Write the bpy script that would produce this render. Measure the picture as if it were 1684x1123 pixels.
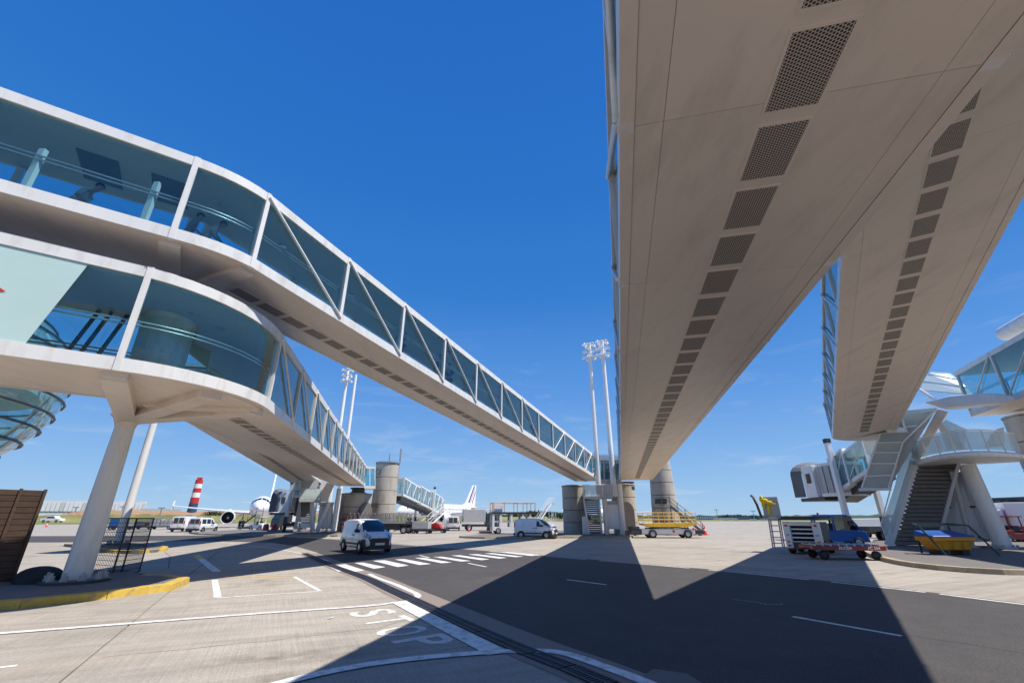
import bpy, bmesh, math, random
from mathutils import Vector, Matrix
R = math.radians
random.seed(7)
scene = bpy.context.scene
for o in list(bpy.data.objects): bpy.data.objects.remove(o)
col = scene.collection

# ------------------------------------------------------------------ camera
F_PX = 725.0; HORIZ = 850.0; EYE = 1.85; RW, RH = 1684.0, 1123.0
PITCH = math.atan((HORIZ - RH/2) / F_PX)
cam_d = bpy.data.cameras.new('camera'); cam = bpy.data.objects.new('camera', cam_d); col.objects.link(cam)
cam_d.sensor_width = 36.0; cam_d.lens = 36.0 * F_PX / RW
cam_d.clip_start = 0.1; cam_d.clip_end = 9000
cam.location = (0, 0, EYE); cam.rotation_euler = (R(90) + PITCH, 0, 0)
scene.camera = cam

# ------------------------------------------------------------------ light
SUN_VEC = Vector((0.52, -0.15, 1.0)).normalized()
SUN_EL = math.asin(SUN_VEC.z); SUN_AZ = math.atan2(SUN_VEC.x, SUN_VEC.y)
world = bpy.data.worlds.new('World'); scene.world = world; world.use_nodes = True
wn = world.node_tree.nodes; wl = world.node_tree.links; wn.clear()
def N(tree, typ, **kw):
    n = tree.nodes.new(typ)
    for k, v in kw.items():
        if k in n.inputs: n.inputs[k].default_value = v
        else: setattr(n, k, v)
    return n
wt = world.node_tree
sky = N(wt, 'ShaderNodeTexSky', sky_type='NISHITA', sun_disc=False, sun_elevation=SUN_EL, sun_rotation=SUN_AZ,
        air_density=1.0, dust_density=0.0, ozone_density=1.5, altitude=100)
hs = N(wt, 'ShaderNodeHueSaturation'); hs.inputs['Saturation'].default_value = 1.22; hs.inputs['Hue'].default_value = 0.507
bg = N(wt, 'ShaderNodeBackground'); bg.inputs['Strength'].default_value = 0.10
wo = N(wt, 'ShaderNodeOutputWorld')
wl.new(sky.outputs[0], hs.inputs['Color'])
# deep clear-air blue graded by height above the horizon
tc0 = N(wt, 'ShaderNodeTexCoord'); sp0 = N(wt, 'ShaderNodeSeparateXYZ'); wl.new(tc0.outputs['Generated'], sp0.inputs[0])
ramp = N(wt, 'ShaderNodeValToRGB'); wl.new(sp0.outputs[2], ramp.inputs[0]); cre = ramp.color_ramp
def lin(c): return tuple(((x/255)/12.92 if x/255 <= .04045 else ((x/255+.055)/1.055)**2.4) for x in c)
_st = [(0.0,(152,196,238)), (.10,(130,180,236)), (.25,(92,154,230)), (.45,(52,128,213)), (.66,(38,116,206)), (.85,(34,108,200)), (1.0,(24,96,190))]
while len(cre.elements) < len(_st): cre.elements.new(.5)
for e_, (p_, c_) in zip(cre.elements, _st): e_.position = p_; e_.color = (*lin(c_), 1)
sc7 = N(wt, 'ShaderNodeMix', data_type='RGBA', blend_type='MULTIPLY'); sc7.inputs[0].default_value = 1; wl.new(ramp.outputs[0], sc7.inputs[6]); sc7.inputs[7].default_value = (7.9, 7.8, 7.7, 1)
bl = N(wt, 'ShaderNodeMix', data_type='RGBA'); bl.inputs[0].default_value = .88; wl.new(hs.outputs[0], bl.inputs[6]); wl.new(sc7.outputs[2], bl.inputs[7])
# thin high cirrus low in the sky
tc = N(wt, 'ShaderNodeTexCoord'); sep = N(wt, 'ShaderNodeSeparateXYZ'); wl.new(tc.outputs['Generated'], sep.inputs[0])
mp = N(wt, 'ShaderNodeMapping'); mp.inputs['Scale'].default_value = (2.0, 2.0, 11.0); mp.inputs['Rotation'].default_value = (0, R(9), 0)
wl.new(tc.outputs['Generated'], mp.inputs[0])
nz = N(wt, 'ShaderNodeTexNoise'); nz.inputs['Scale'].default_value = 3.1; nz.inputs['Detail'].default_value = 8; nz.inputs['Roughness'].default_value = .62
nz.inputs['Distortion'].default_value = .5
wl.new(mp.outputs[0], nz.inputs['Vector'])
cr = N(wt, 'ShaderNodeMapRange'); cr.inputs[1].default_value = .52; cr.inputs[2].default_value = .86
wl.new(nz.outputs['Fac'], cr.inputs[0])
el = N(wt, 'ShaderNodeMapRange'); el.inputs[1].default_value = .42; el.inputs[2].default_value = .08; wl.new(sep.outputs[2], el.inputs[0])
mu = N(wt, 'ShaderNodeMath', operation='MULTIPLY'); wl.new(cr.outputs[0], mu.inputs[0]); wl.new(el.outputs[0], mu.inputs[1])
mu2 = N(wt, 'ShaderNodeMath', operation='MULTIPLY'); wl.new(mu.outputs[0], mu2.inputs[0]); mu2.inputs[1].default_value = .5
mx = N(wt, 'ShaderNodeMix', data_type='RGBA'); wl.new(mu2.outputs[0], mx.inputs[0]); wl.new(bl.outputs[2], mx.inputs[6])
mx.inputs[7].default_value = (5.5, 6.0, 6.6, 1)
wl.new(mx.outputs[2], bg.inputs['Color']); wl.new(bg.outputs[0], wo.inputs[0])
sun_d = bpy.data.lights.new('sun', 'SUN'); sun_d.energy = 4.9; sun_d.angle = R(0.53); sun_d.color = (1.0, .95, .87)
sun = bpy.data.objects.new('sun', sun_d); col.objects.link(sun)
sun.rotation_euler = SUN_VEC.to_track_quat('Z', 'Y').to_euler(); sun.location = (40, -15, 80)
vs = scene.view_settings
vs.view_transform = 'Standard'; vs.look = 'None'; vs.gamma = 1; vs.exposure = 0.35; vs.use_curve_mapping = False
scene.cycles.max_bounces = 12; scene.cycles.transparent_max_bounces = 24
scene.cycles.diffuse_bounces = 4; scene.cycles.glossy_bounces = 4; scene.cycles.transmission_bounces = 4
scene.cycles.caustics_reflective = False; scene.cycles.caustics_refractive = False

# ------------------------------------------------------------------ survey helper
_s, _c = math.sin(PITCH), math.cos(PITCH)
def ray(px, py):
    u = (px - RW/2) / F_PX; v = (RH/2 - py) / F_PX
    return Vector((u, _c - v*_s, _s + v*_c))
def gp(px, py, z=0.0):
    r = ray(px, py); t = (z - EYE) / r.z
    return Vector((r.x*t, r.y*t, z))
def pd(px, py, d):
    """point seen at a survey position, at horizontal distance d"""
    r = ray(px, py); t = d / math.hypot(r.x, r.y)
    return Vector((r.x*t, r.y*t, EYE + r.z*t))

# ------------------------------------------------------------------ materials
MATS = {}
def mat(name, colr, rough=.5, metal=0.0, var=.0, vscale=1.0, bump=0.0, bscale=20, spec=.5, stretch=(1,1,1), dirt=None, dirt_amt=0, dirt_scale=2, dirt_lo=.5, rnd=0.0, world_co=False, coat=0):
    if name in MATS: return MATS[name]
    m = bpy.data.materials.new(name); m.use_nodes = True; t = m.node_tree; t.nodes.clear()
    out = N(t, 'ShaderNodeOutputMaterial'); b = N(t, 'ShaderNodeBsdfPrincipled')
    t.links.new(b.outputs[0], out.inputs[0])
    b.inputs['Roughness'].default_value = rough; b.inputs['Metallic'].default_value = metal
    b.inputs['Specular IOR Level'].default_value = spec
    if coat: b.inputs['Coat Weight'].default_value = coat; b.inputs['Coat Roughness'].default_value = .05
    c4 = (*colr, 1); b.inputs['Base Color'].default_value = c4
    last = None
    if var or dirt or bump or rnd:
        if world_co: co = N(t, 'ShaderNodeNewGeometry').outputs['Position']
        else: co = N(t, 'ShaderNodeTexCoord').outputs['Object']
        mpn = N(t, 'ShaderNodeMapping'); mpn.inputs['Scale'].default_value = stretch; t.links.new(co, mpn.inputs[0]); co = mpn.outputs[0]
        rgb = N(t, 'ShaderNodeRGB'); rgb.outputs[0].default_value = c4; last = rgb.outputs[0]
        if var:
            n = N(t, 'ShaderNodeTexNoise'); n.inputs['Scale'].default_value = vscale; n.inputs['Detail'].default_value = 7; n.inputs['Roughness'].default_value = .6
            t.links.new(co, n.inputs['Vector'])
            mr = N(t, 'ShaderNodeMapRange'); mr.inputs[1].default_value = .3; mr.inputs[2].default_value = .7
            mr.inputs[3].default_value = 1-var; mr.inputs[4].default_value = 1+var*.6
            t.links.new(n.outputs['Fac'], mr.inputs[0])
            h = N(t, 'ShaderNodeHueSaturation'); t.links.new(mr.outputs[0], h.inputs['Value']); t.links.new(last, h.inputs['Color']); last = h.outputs[0]
        if rnd:
            oi = N(t, 'ShaderNodeObjectInfo'); mr = N(t, 'ShaderNodeMapRange'); mr.inputs[3].default_value = 1-rnd; mr.inputs[4].default_value = 1+rnd
            t.links.new(oi.outputs['Random'], mr.inputs[0])
            h = N(t, 'ShaderNodeHueSaturation'); t.links.new(mr.outputs[0], h.inputs['Value']); t.links.new(last, h.inputs['Color']); last = h.outputs[0]
        if dirt:
            n = N(t, 'ShaderNodeTexNoise'); n.inputs['Scale'].default_value = dirt_scale; n.inputs['Detail'].default_value = 9; n.inputs['Roughness'].default_value = .68
            t.links.new(co, n.inputs['Vector'])
            mr = N(t, 'ShaderNodeMapRange'); mr.inputs[1].default_value = dirt_lo; mr.inputs[2].default_value = dirt_lo+.22; mr.inputs[4].default_value = dirt_amt
            t.links.new(n.outputs['Fac'], mr.inputs[0])
            x = N(t, 'ShaderNodeMix', data_type='RGBA'); t.links.new(mr.outputs[0], x.inputs[0]); t.links.new(last, x.inputs[6]); x.inputs[7].default_value = (*dirt, 1); last = x.outputs[2]
        t.links.new(last, b.inputs['Base Color'])
        if bump:
            n = N(t, 'ShaderNodeTexNoise'); n.inputs['Scale'].default_value = bscale; n.inputs['Detail'].default_value = 6
            t.links.new(co, n.inputs['Vector'])
            bp = N(t, 'ShaderNodeBump'); bp.inputs['Strength'].default_value = bump; bp.inputs['Distance'].default_value = .02
            t.links.new(n.outputs['Fac'], bp.inputs['Height']); t.links.new(bp.outputs[0], b.inputs['Normal'])
    MATS[name] = m; return m
def glass(name, tint, gloss_rough=.01, refl=.9, base=0.0):
    m = bpy.data.materials.new(name); m.use_nodes = True; t = m.node_tree; t.nodes.clear()
    out = N(t, 'ShaderNodeOutputMaterial'); tr = N(t, 'ShaderNodeBsdfTransparent'); tr.inputs[0].default_value = (*tint, 1)
    gl = N(t, 'ShaderNodeBsdfGlossy'); gl.inputs['Roughness'].default_value = gloss_rough; gl.inputs[0].default_value = (refl, refl, refl, 1)
    ge = N(t, 'ShaderNodeNewGeometry'); dp = N(t, 'ShaderNodeVectorMath', operation='DOT_PRODUCT'); t.links.new(ge.outputs['Normal'], dp.inputs[0]); t.links.new(ge.outputs['Incoming'], dp.inputs[1])
    ab = N(t, 'ShaderNodeMath', operation='ABSOLUTE'); t.links.new(dp.outputs['Value'], ab.inputs[0])
    om = N(t, 'ShaderNodeMath', operation='SUBTRACT'); om.inputs[0].default_value = 1; t.links.new(ab.outputs[0], om.inputs[1])
    pw = N(t, 'ShaderNodeMath', operation='POWER'); t.links.new(om.outputs[0], pw.inputs[0]); pw.inputs[1].default_value = 5
    fr = N(t, 'ShaderNodeMath', operation='MULTIPLY_ADD'); t.links.new(pw.outputs[0], fr.inputs[0]); fr.inputs[1].default_value = .9; fr.inputs[2].default_value = .06
    mxs = N(t, 'ShaderNodeMixShader'); t.links.new(fr.outputs[0], mxs.inputs[0]); t.links.new(tr.outputs[0], mxs.inputs[1]); t.links.new(gl.outputs[0], mxs.inputs[2])
    last = mxs.outputs[0]
    if base:
        df = N(t, 'ShaderNodeBsdfDiffuse'); df.inputs[0].default_value = (.75, .85, .85, 1)
        m2 = N(t, 'ShaderNodeMixShader'); m2.inputs[0].default_value = base; t.links.new(last, m2.inputs[1]); t.links.new(df.outputs[0], m2.inputs[2]); last = m2.outputs[0]
    t.links.new(last, out.inputs[0]); MATS[name] = m; return m
G_TEAL = glass('tinted_glass', (.78, .92, .945)); G_VEH = glass('vehicle_glass', (.22, .28, .30)); G_CLEAR = glass('clear_screen', (.84, .87, .87), .1, .5, .42)
G_FROST = mat('frosted_panel', (.50, .66, .62), .25, var=.05, vscale=.6)
G_POLY = glass('polycarbonate', (.74, .77, .77), .12, .8, .38)
G_ROT = glass('rotunda_glass', (.55, .80, .82), .03, 1.0, .14)
WHITE = mat('white_paint', (.76, .75, .72), .38, var=.05, vscale=1.3, dirt=(.44, .39, .32), dirt_amt=.5, dirt_scale=3.2, stretch=(1, 1, .22))
WHITEC = mat('clean_white', (.80, .80, .79), .25, var=.02, vscale=2)
SOFFIT = mat('soffit_paint', (.74, .64, .55), .42, var=.035, vscale=.6, bump=.05, bscale=6, dirt=(.50, .43, .36), dirt_amt=.5, dirt_scale=1.1, rnd=.02, stretch=(1.9, .45, 1))
CEIL = mat('ceiling_panel', (.50, .53, .50), .6, var=.04)
FLOORIN = mat('walkway_floor', (.10, .12, .16), .7, var=.1)
PIER = mat('pier_concrete', (.46, .42, .355), .85, var=.14, vscale=.7, bump=.3, bscale=9, dirt=(.12, .10, .085), dirt_amt=.6, dirt_scale=1.1, stretch=(1, 1, .35))
SHADE = mat('painted_shade', (.17,.155,.14), .7, var=.15, vscale=3)  # shadow under the stair flights is put into this dark colour
STEEL = mat('galvanised_steel', (.45, .46, .47), .35, .8, var=.12, vscale=3)
STEELD = mat('dark_steel', (.07, .075, .08), .45, .5, var=.1, vscale=3)
GREYP = mat('grey_paint', (.45, .45, .44), .45, var=.08, vscale=2, dirt=(.2, .18, .16), dirt_amt=.4)
RUB = mat('black_rubber', (.018, .018, .019), .75, var=.2, vscale=6)
PLAST = mat('black_plastic', (.022, .022, .025), .5)
RED = mat('red_paint', (.55, .035, .03), .4, var=.1); DRED = mat('dark_red_paint', (.22, .022, .022), .45, var=.15, dirt=(.05,.03,.03), dirt_amt=.5)
HOOD = mat('hood_fabric', (.15,.16,.17), .75, var=.15)
JOINT = mat('dark_joint', (.05,.045,.04), .9)
YEL = mat('yellow_paint', (.80, .48, .03), .4, var=.1, vscale=3, dirt=(.2, .14, .06), dirt_amt=.4)
ORA = mat('orange_plastic', (.72, .30, .01), .45, var=.06, vscale=2); BLUE = mat('blue_paint', (.012, .10, .38), .35, var=.08)
BLUEL = mat('blue_lid', (.015, .09, .36), .45, var=.05)
DBLUE = mat('navy_paint', (.03, .07, .14), .5)
HILENS = mat('clear_lens', (.7, .72, .75), .08, .6); RLENS = mat('red_lens', (.5, .01, .01), .15); OLENS = mat('orange_lens', (.9, .22, .01), .2)
PLATE = mat('number_plate', (.75, .75, .72), .4); PLATEY = mat('rear_plate', (.75, .55, .05), .4)
WINGREY = mat('wing_grey', (.55, .57, .60), .4)
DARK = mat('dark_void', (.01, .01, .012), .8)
SKIN = mat('skin', (.45, .27, .19), .55); HAIR = mat('dark_hair', (.02, .015, .012), .6)
PAINTW = mat('road_paint_white', (.74, .73, .70), .6, world_co=True, dirt=(.30, .27, .235), dirt_amt=.85, dirt_scale=5.5, dirt_lo=.46, bump=.2, bscale=60)
PAINTY = mat('road_paint_yellow', (.68, .42, .05), .6, world_co=True, dirt=(.36, .31, .24), dirt_amt=.8, dirt_scale=5)
KERBY = mat('kerb_yellow', (.56, .375, .06), .7, var=.15, vscale=2.5, world_co=True, dirt=(.18, .16, .14), dirt_amt=.8, dirt_scale=5.5, bump=.4, bscale=18)
KERBG = mat('kerb_stone', (.40, .32, .21), .85, var=.2, vscale=3, world_co=True, dirt=(.10, .08, .06), dirt_amt=.5, dirt_scale=6, bump=.6, bscale=14, rnd=.12)
ISLE = mat('island_asphalt', (.16, .145, .13), .85, var=.15, vscale=2, world_co=True, bump=.3, bscale=60)
BROWN = mat('brown_cladding', (.085, .05, .033), .65, var=.25, vscale=3, rnd=.15, stretch=(1, 1, 4))
AGG = mat('aggregate_strip', (.25, .205, .175), .9, var=.25, vscale=60, world_co=True, bump=.3, bscale=90)
GRATE = mat('cast_grate', (.05, .05, .065), .55, .4, var=.2, vscale=8)

def ground_mat(name, base, streak_az, broom, fine, stain, tone=.12, spots=(), agg=(.84, 1.14)):
    m = bpy.data.materials.new(name); m.use_nodes = True; t = m.node_tree; t.nodes.clear(); L = t.links.new
    out = N(t, 'ShaderNodeOutputMaterial'); b = N(t, 'ShaderNodeBsdfPrincipled'); L(b.outputs[0], out.inputs[0])
    b.inputs['Roughness'].default_value = .85; b.inputs['Specular IOR Level'].default_value = .25
    geo = N(t, 'ShaderNodeNewGeometry').outputs['Position']
    def noise(scale, det, stretch=(1, 1, 1), rot=0):
        mp_ = N(t, 'ShaderNodeMapping'); mp_.inputs['Scale'].default_value = stretch; 
        r_ = N(t, 'ShaderNodeMapping'); r_.inputs['Rotation'].default_value = (0, 0, rot); L(geo, r_.inputs[0]); L(r_.outputs[0], mp_.inputs[0])
        n = N(t, 'ShaderNodeTexNoise'); n.inputs['Scale'].default_value = scale; n.inputs['Detail'].default_value = det; n.inputs['Roughness'].default_value = .65
        L(mp_.outputs[0], n.inputs['Vector']); return n.outputs['Fac']
    def rng(x, a, b_, c, d):
        mr = N(t, 'ShaderNodeMapRange'); L(x, mr.inputs[0])
        for i, v in enumerate((a, b_, c, d)): mr.inputs[i+1].default_value = v
        return mr.outputs[0]
    def mul(x, y):
        q = N(t, 'ShaderNodeMath', operation='MULTIPLY'); L(x, q.inputs[0]); L(y, q.inputs[1]); return q.outputs[0]
    v = rng(noise(.25, 6), .3, .7, 1-tone, 1+tone*.7)
    v = mul(v, rng(noise(1.6, 8), .3, .7, 1-tone*.6, 1+tone*.5))
    v = mul(v, rng(noise(fine, 3), .35, .65, *agg))
    if broom: 
        v = mul(v, rng(noise(1.0, 4, (38, .5, 1), streak_az), .35, .65, 1-broom, 1+broom*.7))
        v = mul(v, rng(noise(1.0, 5, (.30, 2.6, 1), streak_az), .42, .75, 1.03, 1-broom*2.1))
    oi = N(t, 'ShaderNodeObjectInfo'); v = mul(v, rng(oi.outputs['Random'], 0, 1, .95, 1.05))
    rgb = N(t, 'ShaderNodeRGB'); rgb.outputs[0].default_value = (*base, 1)
    h = N(t, 'ShaderNodeHueSaturation'); L(v, h.inputs['Value']); L(rgb.outputs[0], h.inputs['Color'])
    x = N(t, 'ShaderNodeMix', data_type='RGBA'); L(rng(noise(.55, 9), .60, .74, 0, stain), x.inputs[0]); L(h.outputs[0], x.inputs[6])
    x.inputs[7].default_value = (base[0]*.45, base[1]*.38, base[2]*.32, 1); last = x.outputs[2]
    for (sx, sy, sr, sk, sc_) in spots:
        mpp = N(t, 'ShaderNodeMapping'); mpp.vector_type = 'TEXTURE'; mpp.inputs['Location'].default_value = (sx, sy, 0); mpp.inputs['Rotation'].default_value = (0, 0, sk); mpp.inputs['Scale'].default_value = (sr, sr*2.6, 1000); L(geo, mpp.inputs[0])
        ln_ = N(t, 'ShaderNodeVectorMath', operation='LENGTH'); L(mpp.outputs[0], ln_.inputs[0])
        m_1 = rng(ln_.outputs['Value'], .15, 1.0, 1, 0); m_2 = rng(noise(2.6, 8), .35, .68, 0, 1); mm_ = mul(mul(m_1, m_2), rng(ln_.outputs['Value'], 0, .01, .85, .85))
        x2 = N(t, 'ShaderNodeMix', data_type='RGBA'); L(mm_, x2.inputs[0]); L(last, x2.inputs[6]); x2.inputs[7].default_value = (*sc_, 1); last = x2.outputs[2]
    L(last, b.inputs['Base Color'])
    bp = N(t, 'ShaderNodeBump'); bp.inputs['Strength'].default_value = .25; bp.inputs['Distance'].default_value = .01
    L(noise(70, 4), bp.inputs['Height']); L(bp.outputs[0], b.inputs['Normal'])
    MATS[name] = m; return m
_sp = lambda px, py: tuple(gp(px, py)[:2])
CONC = ground_mat('apron_concrete', (.375, .335, .283), R(-26), .12, 30, .8, spots=[(*_sp(430, 1082), .42, R(-64), (.13, .10, .075)), (*_sp(560, 1075), .5, R(-64), (.17, .14, .11)), (*_sp(450, 960), .35, R(20), (.22, .15, .09)), (*_sp(560, 950), .35, R(30), (.20, .15, .11)), (*_sp(1250, 935), 1.2, R(60), (.22, .19, .16)), (*_sp(120, 1090), .6, R(-64), (.33, .27, .20)), (*_sp(1100, 900), 1.6, R(80), (.25, .21, .17))])
ASPH = ground_mat('road_asphalt', (.076, .070, .068), 0, 0, 38, .25, .16, spots=[(*_sp(700, 950), .7, R(30), (.05, .047, .047)), (*_sp(1400, 1000), .9, R(-40), (.055, .05, .05)), (*_sp(1560, 1060), .5, R(-40), (.06, .055, .055)), (*_sp(820, 950), .6, R(-40), (.11, .105, .10))], agg=(.66, 1.34))

def grille_mat():
    m = bpy.data.materials.new('perforated_grille'); m.use_nodes = True; t = m.node_tree; t.nodes.clear(); L = t.links.new
    out = N(t, 'ShaderNodeOutputMaterial'); b = N(t, 'ShaderNodeBsdfPrincipled'); L(b.outputs[0], out.inputs[0]); b.inputs['Roughness'].default_value = .6
    co = N(t, 'ShaderNodeTexCoord').outputs['Object']; sp = N(t, 'ShaderNodeSeparateXYZ'); L(co, sp.inputs[0])
    def M_(op, a, b_=None):
        q = N(t, 'ShaderNodeMath', operation=op)
        for i, x in enumerate((a, b_)):
            if x is None: continue
            if isinstance(x, (int, float)): q.inputs[i].default_value = x
            else: L(x, q.inputs[i])
        return q.outputs[0]
    P = .0325; Q = P*.866
    ydiv = M_('DIVIDE', sp.outputs[1], Q); row = M_('FLOOR', ydiv)
    odd = M_('MULTIPLY', M_('MODULO', M_('ABSOLUTE', row), 2.0), .5)
    fx = M_('SUBTRACT', M_('FRACT', M_('ADD', M_('DIVIDE', sp.outputs[0], P), odd)), .5)
    fy = M_('MULTIPLY', M_('SUBTRACT', M_('FRACT', ydiv), .5), .866)
    d = M_('SQRT', M_('ADD', M_('MULTIPLY', fx, fx), M_('MULTIPLY', fy, fy)))
    hole = M_('LESS_THAN', d, .36)
    x = N(t, 'ShaderNodeMix', data_type='RGBA'); L(hole, x.inputs[0]); x.inputs[6].default_value = (.46, .40, .34, 1); x.inputs[7].default_value = (.012, .011, .010, 1)
    L(x.outputs[2], b.inputs['Base Color']); MATS['grille'] = m; return m
GRILLE = grille_mat()

# ------------------------------------------------------------------ mesh builder
class MB:
    def __init__(s): s.v = []; s.f = []; s.m = []; s.sm = []
    def add(s, vs_, fs, mi=0, smooth=False):
        k = len(s.v); s.v += [tuple(p) for p in vs_]
        for f in fs: s.f.append(tuple(i+k for i in f)); s.m.append(mi); s.sm.append(smooth)
        return s
    def hexa(s, a, b, mi=0):   # a: 4 pts loop, b: 4 pts loop
        return s.add(list(a)+list(b), [(3,2,1,0),(4,5,6,7),(0,1,5,4),(1,2,6,5),(2,3,7,6),(3,0,4,7)], mi)
    def box(s, c, size, rz=0, mi=0, rx=0, ry=0):
        hx, hy, hz = size[0]/2, size[1]/2, size[2]/2
        M = Matrix.Translation(Vector(c)) @ Matrix.Rotation(rz, 4, 'Z') @ Matrix.Rotation(ry, 4, 'Y') @ Matrix.Rotation(rx, 4, 'X')
        P = [M @ Vector(p) for p in ((-hx,-hy,-hz),(hx,-hy,-hz),(hx,hy,-hz),(-hx,hy,-hz),(-hx,-hy,hz),(hx,-hy,hz),(hx,hy,hz),(-hx,hy,hz))]
        return s.hexa(P[:4], P[4:], mi)
    def bar(s, p, q, w, h=None, mi=0, up=(0,0,1)):
        p = Vector(p); q = Vector(q); h = h or w; d = (q-p).normalized(); u = Vector(up)
        if abs(d.dot(u)) > .98: u = Vector((0, 1, 0))
        x = d.cross(u).normalized()*w/2; y = x.normalized().cross(d).normalized()*h/2
        return s.hexa([p-x-y, p+x-y, p+x+y, p-x+y], [q-x-y, q+x-y, q+x+y, q-x+y], mi)
    def tube(s, pts, r, n=8, mi=0, caps=True, r2=None):
        pts = [Vector(p) for p in pts]; rings = []
        for i, p in enumerate(pts):
            d = (pts[min(i+1, len(pts)-1)] - pts[max(i-1, 0)]).normalized()
            u = Vector((0,0,1)) if abs(d.z) < .9 else Vector((1,0,0))
            x = d.cross(u).normalized(); y = d.cross(x)
            rr = r if r2 is None else r + (r2-r)*i/(len(pts)-1)
            rings.append([p + x*math.cos(2*math.pi*k/n)*rr + y*math.sin(2*math.pi*k/n)*rr for k in range(n)])
        vs_ = [v for r_ in rings for v in r_]; fs = []
        for i in range(len(pts)-1):
            for k in range(n): fs.append((i*n+k, i*n+(k+1)%n, (i+1)*n+(k+1)%n, (i+1)*n+k))
        s.add(vs_, fs, mi, True)
        if caps:
            s.add(rings[0], [tuple(range(n))], mi); s.add(rings[-1], [tuple(reversed(range(n)))], mi)
        return s
    def lathe(s, c, prof, n=24, mi=0, caps=True, axis='Z', a0=0, a1=2*math.pi):
        for i in range(1, len(prof)-1):
            v1 = Vector((prof[i][0]-prof[i-1][0], prof[i][1]-prof[i-1][1])); v2 = Vector((prof[i+1][0]-prof[i][0], prof[i+1][1]-prof[i][1]))
            if v1.length > 1e-6 and v2.length > 1e-6 and v1.angle(v2) > .5:
                f0 = caps and prof[0][0] > 1e-4; f1 = caps and prof[-1][0] > 1e-4
                s.lathe(c, prof[:i+1], n, mi, 'first' if f0 and caps != 'last' else False, axis, a0, a1)
                s.lathe(c, prof[i:], n, mi, 'last' if f1 and caps != 'first' else False, axis, a0, a1); return s
        c = Vector(c); full = abs(a1-a0-2*math.pi) < 1e-6; m = n if full else n+1; vs_ = []
        for r_, z in prof:
            for k in range(m):
                a = a0+(a1-a0)*k/n; p = Vector((math.cos(a)*r_, math.sin(a)*r_, z))
                if axis == 'X': p = Vector((p.z, p.x, p.y))
                if axis == 'Y': p = Vector((p.x, p.z, p.y))
                vs_.append(c+p)
        fs = []
        for i in range(len(prof)-1):
            for k in range(n if full else n): 
                k2 = (k+1) % m if full else k+1
                fs.append((i*m+k, i*m+k2, (i+1)*m+k2, (i+1)*m+k))
        s.add(vs_, fs, mi, True)
        if caps and full:
            if prof[0][0] > 1e-4 and caps != 'last': s.add(vs_[:m], [tuple(reversed(range(m)))], mi)
            if prof[-1][0] > 1e-4 and caps != 'first': s.add(vs_[-m:], [tuple(range(m))], mi)
        return s
    def prism(s, poly, z0, z1, mi=0):
        n = len(poly); a = [(p[0], p[1], z0) for p in poly]; b = [(p[0], p[1], z1) for p in poly]
        return s.add(a+b, [tuple(reversed(range(n))), tuple(range(n, 2*n))] + [(i, (i+1) % n, n+(i+1) % n, n+i) for i in range(n)], mi)
    def extr(s, poly3, vec, mi=0):
        n = len(poly3); a = [Vector(p) for p in poly3]; b = [p+Vector(vec) for p in a]
        return s.add(a+b, [tuple(reversed(range(n))), tuple(range(n, 2*n))] + [(i, (i+1) % n, n+(i+1) % n, n+i) for i in range(n)], mi)
    def mesh(s, name, mats, off=(0,0,0)):
        me = bpy.data.meshes.new(name); o = Vector(off)
        me.from_pydata([tuple(Vector(v)-o) for v in s.v], [], s.f)
        if not isinstance(mats, (list, tuple)): mats = [mats]
        for m_ in mats: me.materials.append(m_)
        me.polygons.foreach_set('material_index', s.m); me.polygons.foreach_set('use_smooth', s.sm)
        bm = bmesh.new(); bm.from_mesh(me); bmesh.ops.recalc_face_normals(bm, faces=bm.faces); bm.to_mesh(me); bm.free()
        me.update(); return me
def wpos(o):
    p = Vector(o.location)
    while o.parent: o = o.parent; p += Vector(o.location)
    return p
def obj(name, mb, mats, parent=None, smooth_angle=None, bevel=0, label=None, kind=None, loc=None):
    if parent is not None: off = wpos(parent)
    else: off = Vector(loc) if loc is not None else Vector((0,0,0))
    me = mb.mesh(name, mats, off); o = bpy.data.objects.new(name, me); col.objects.link(o)
    if parent is not None: o.parent = parent
    else: o.location = off
    if bevel:
        b = o.modifiers.new('bevel', 'BEVEL'); b.width = bevel; b.segments = 2; b.limit_method = 'ANGLE'; b.angle_limit = R(40)
    if label: o['label'] = label
    if kind: o['kind'] = kind
    return o
def inst(name, me, parent, loc, rot=(0,0,0), label=None):
    o = bpy.data.objects.new(name, me); col.objects.link(o); o.parent = parent
    off = wpos(parent) if parent else Vector((0,0,0)); o.location = Vector(loc)-off; o.rotation_euler = rot
    if label: o['label'] = label
    return o
def thing(name, label, cat, loc=(0,0,0), group=None):
    o = bpy.data.objects.new(name, None); col.objects.link(o); o.location = loc; o.empty_display_size = .3
    o['label'] = label; o['category'] = cat
    if group: o['group'] = group
    return o
def tag(o, label, cat, group=None):
    o['label'] = label; o['category'] = cat
    if group: o['group'] = group
    return o
def struct(name, mb, mats, loc=None, bevel=0):
    return obj(name, mb, mats, kind='structure', loc=loc, bevel=bevel)
def kids(o): return [c for c in bpy.data.objects if c.parent == o]
def copy_thing(src, loc, rz, label, group=None):
    r = src.copy(); col.objects.link(r); r.location = loc; r.rotation_euler = (0, 0, rz); r['label'] = label
    if group: r['group'] = group
    for ch in kids(src):
        c = ch.copy(); col.objects.link(c); c.parent = r
        for g in kids(ch):
            d = g.copy(); col.objects.link(d); d.parent = c
    return r
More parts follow.
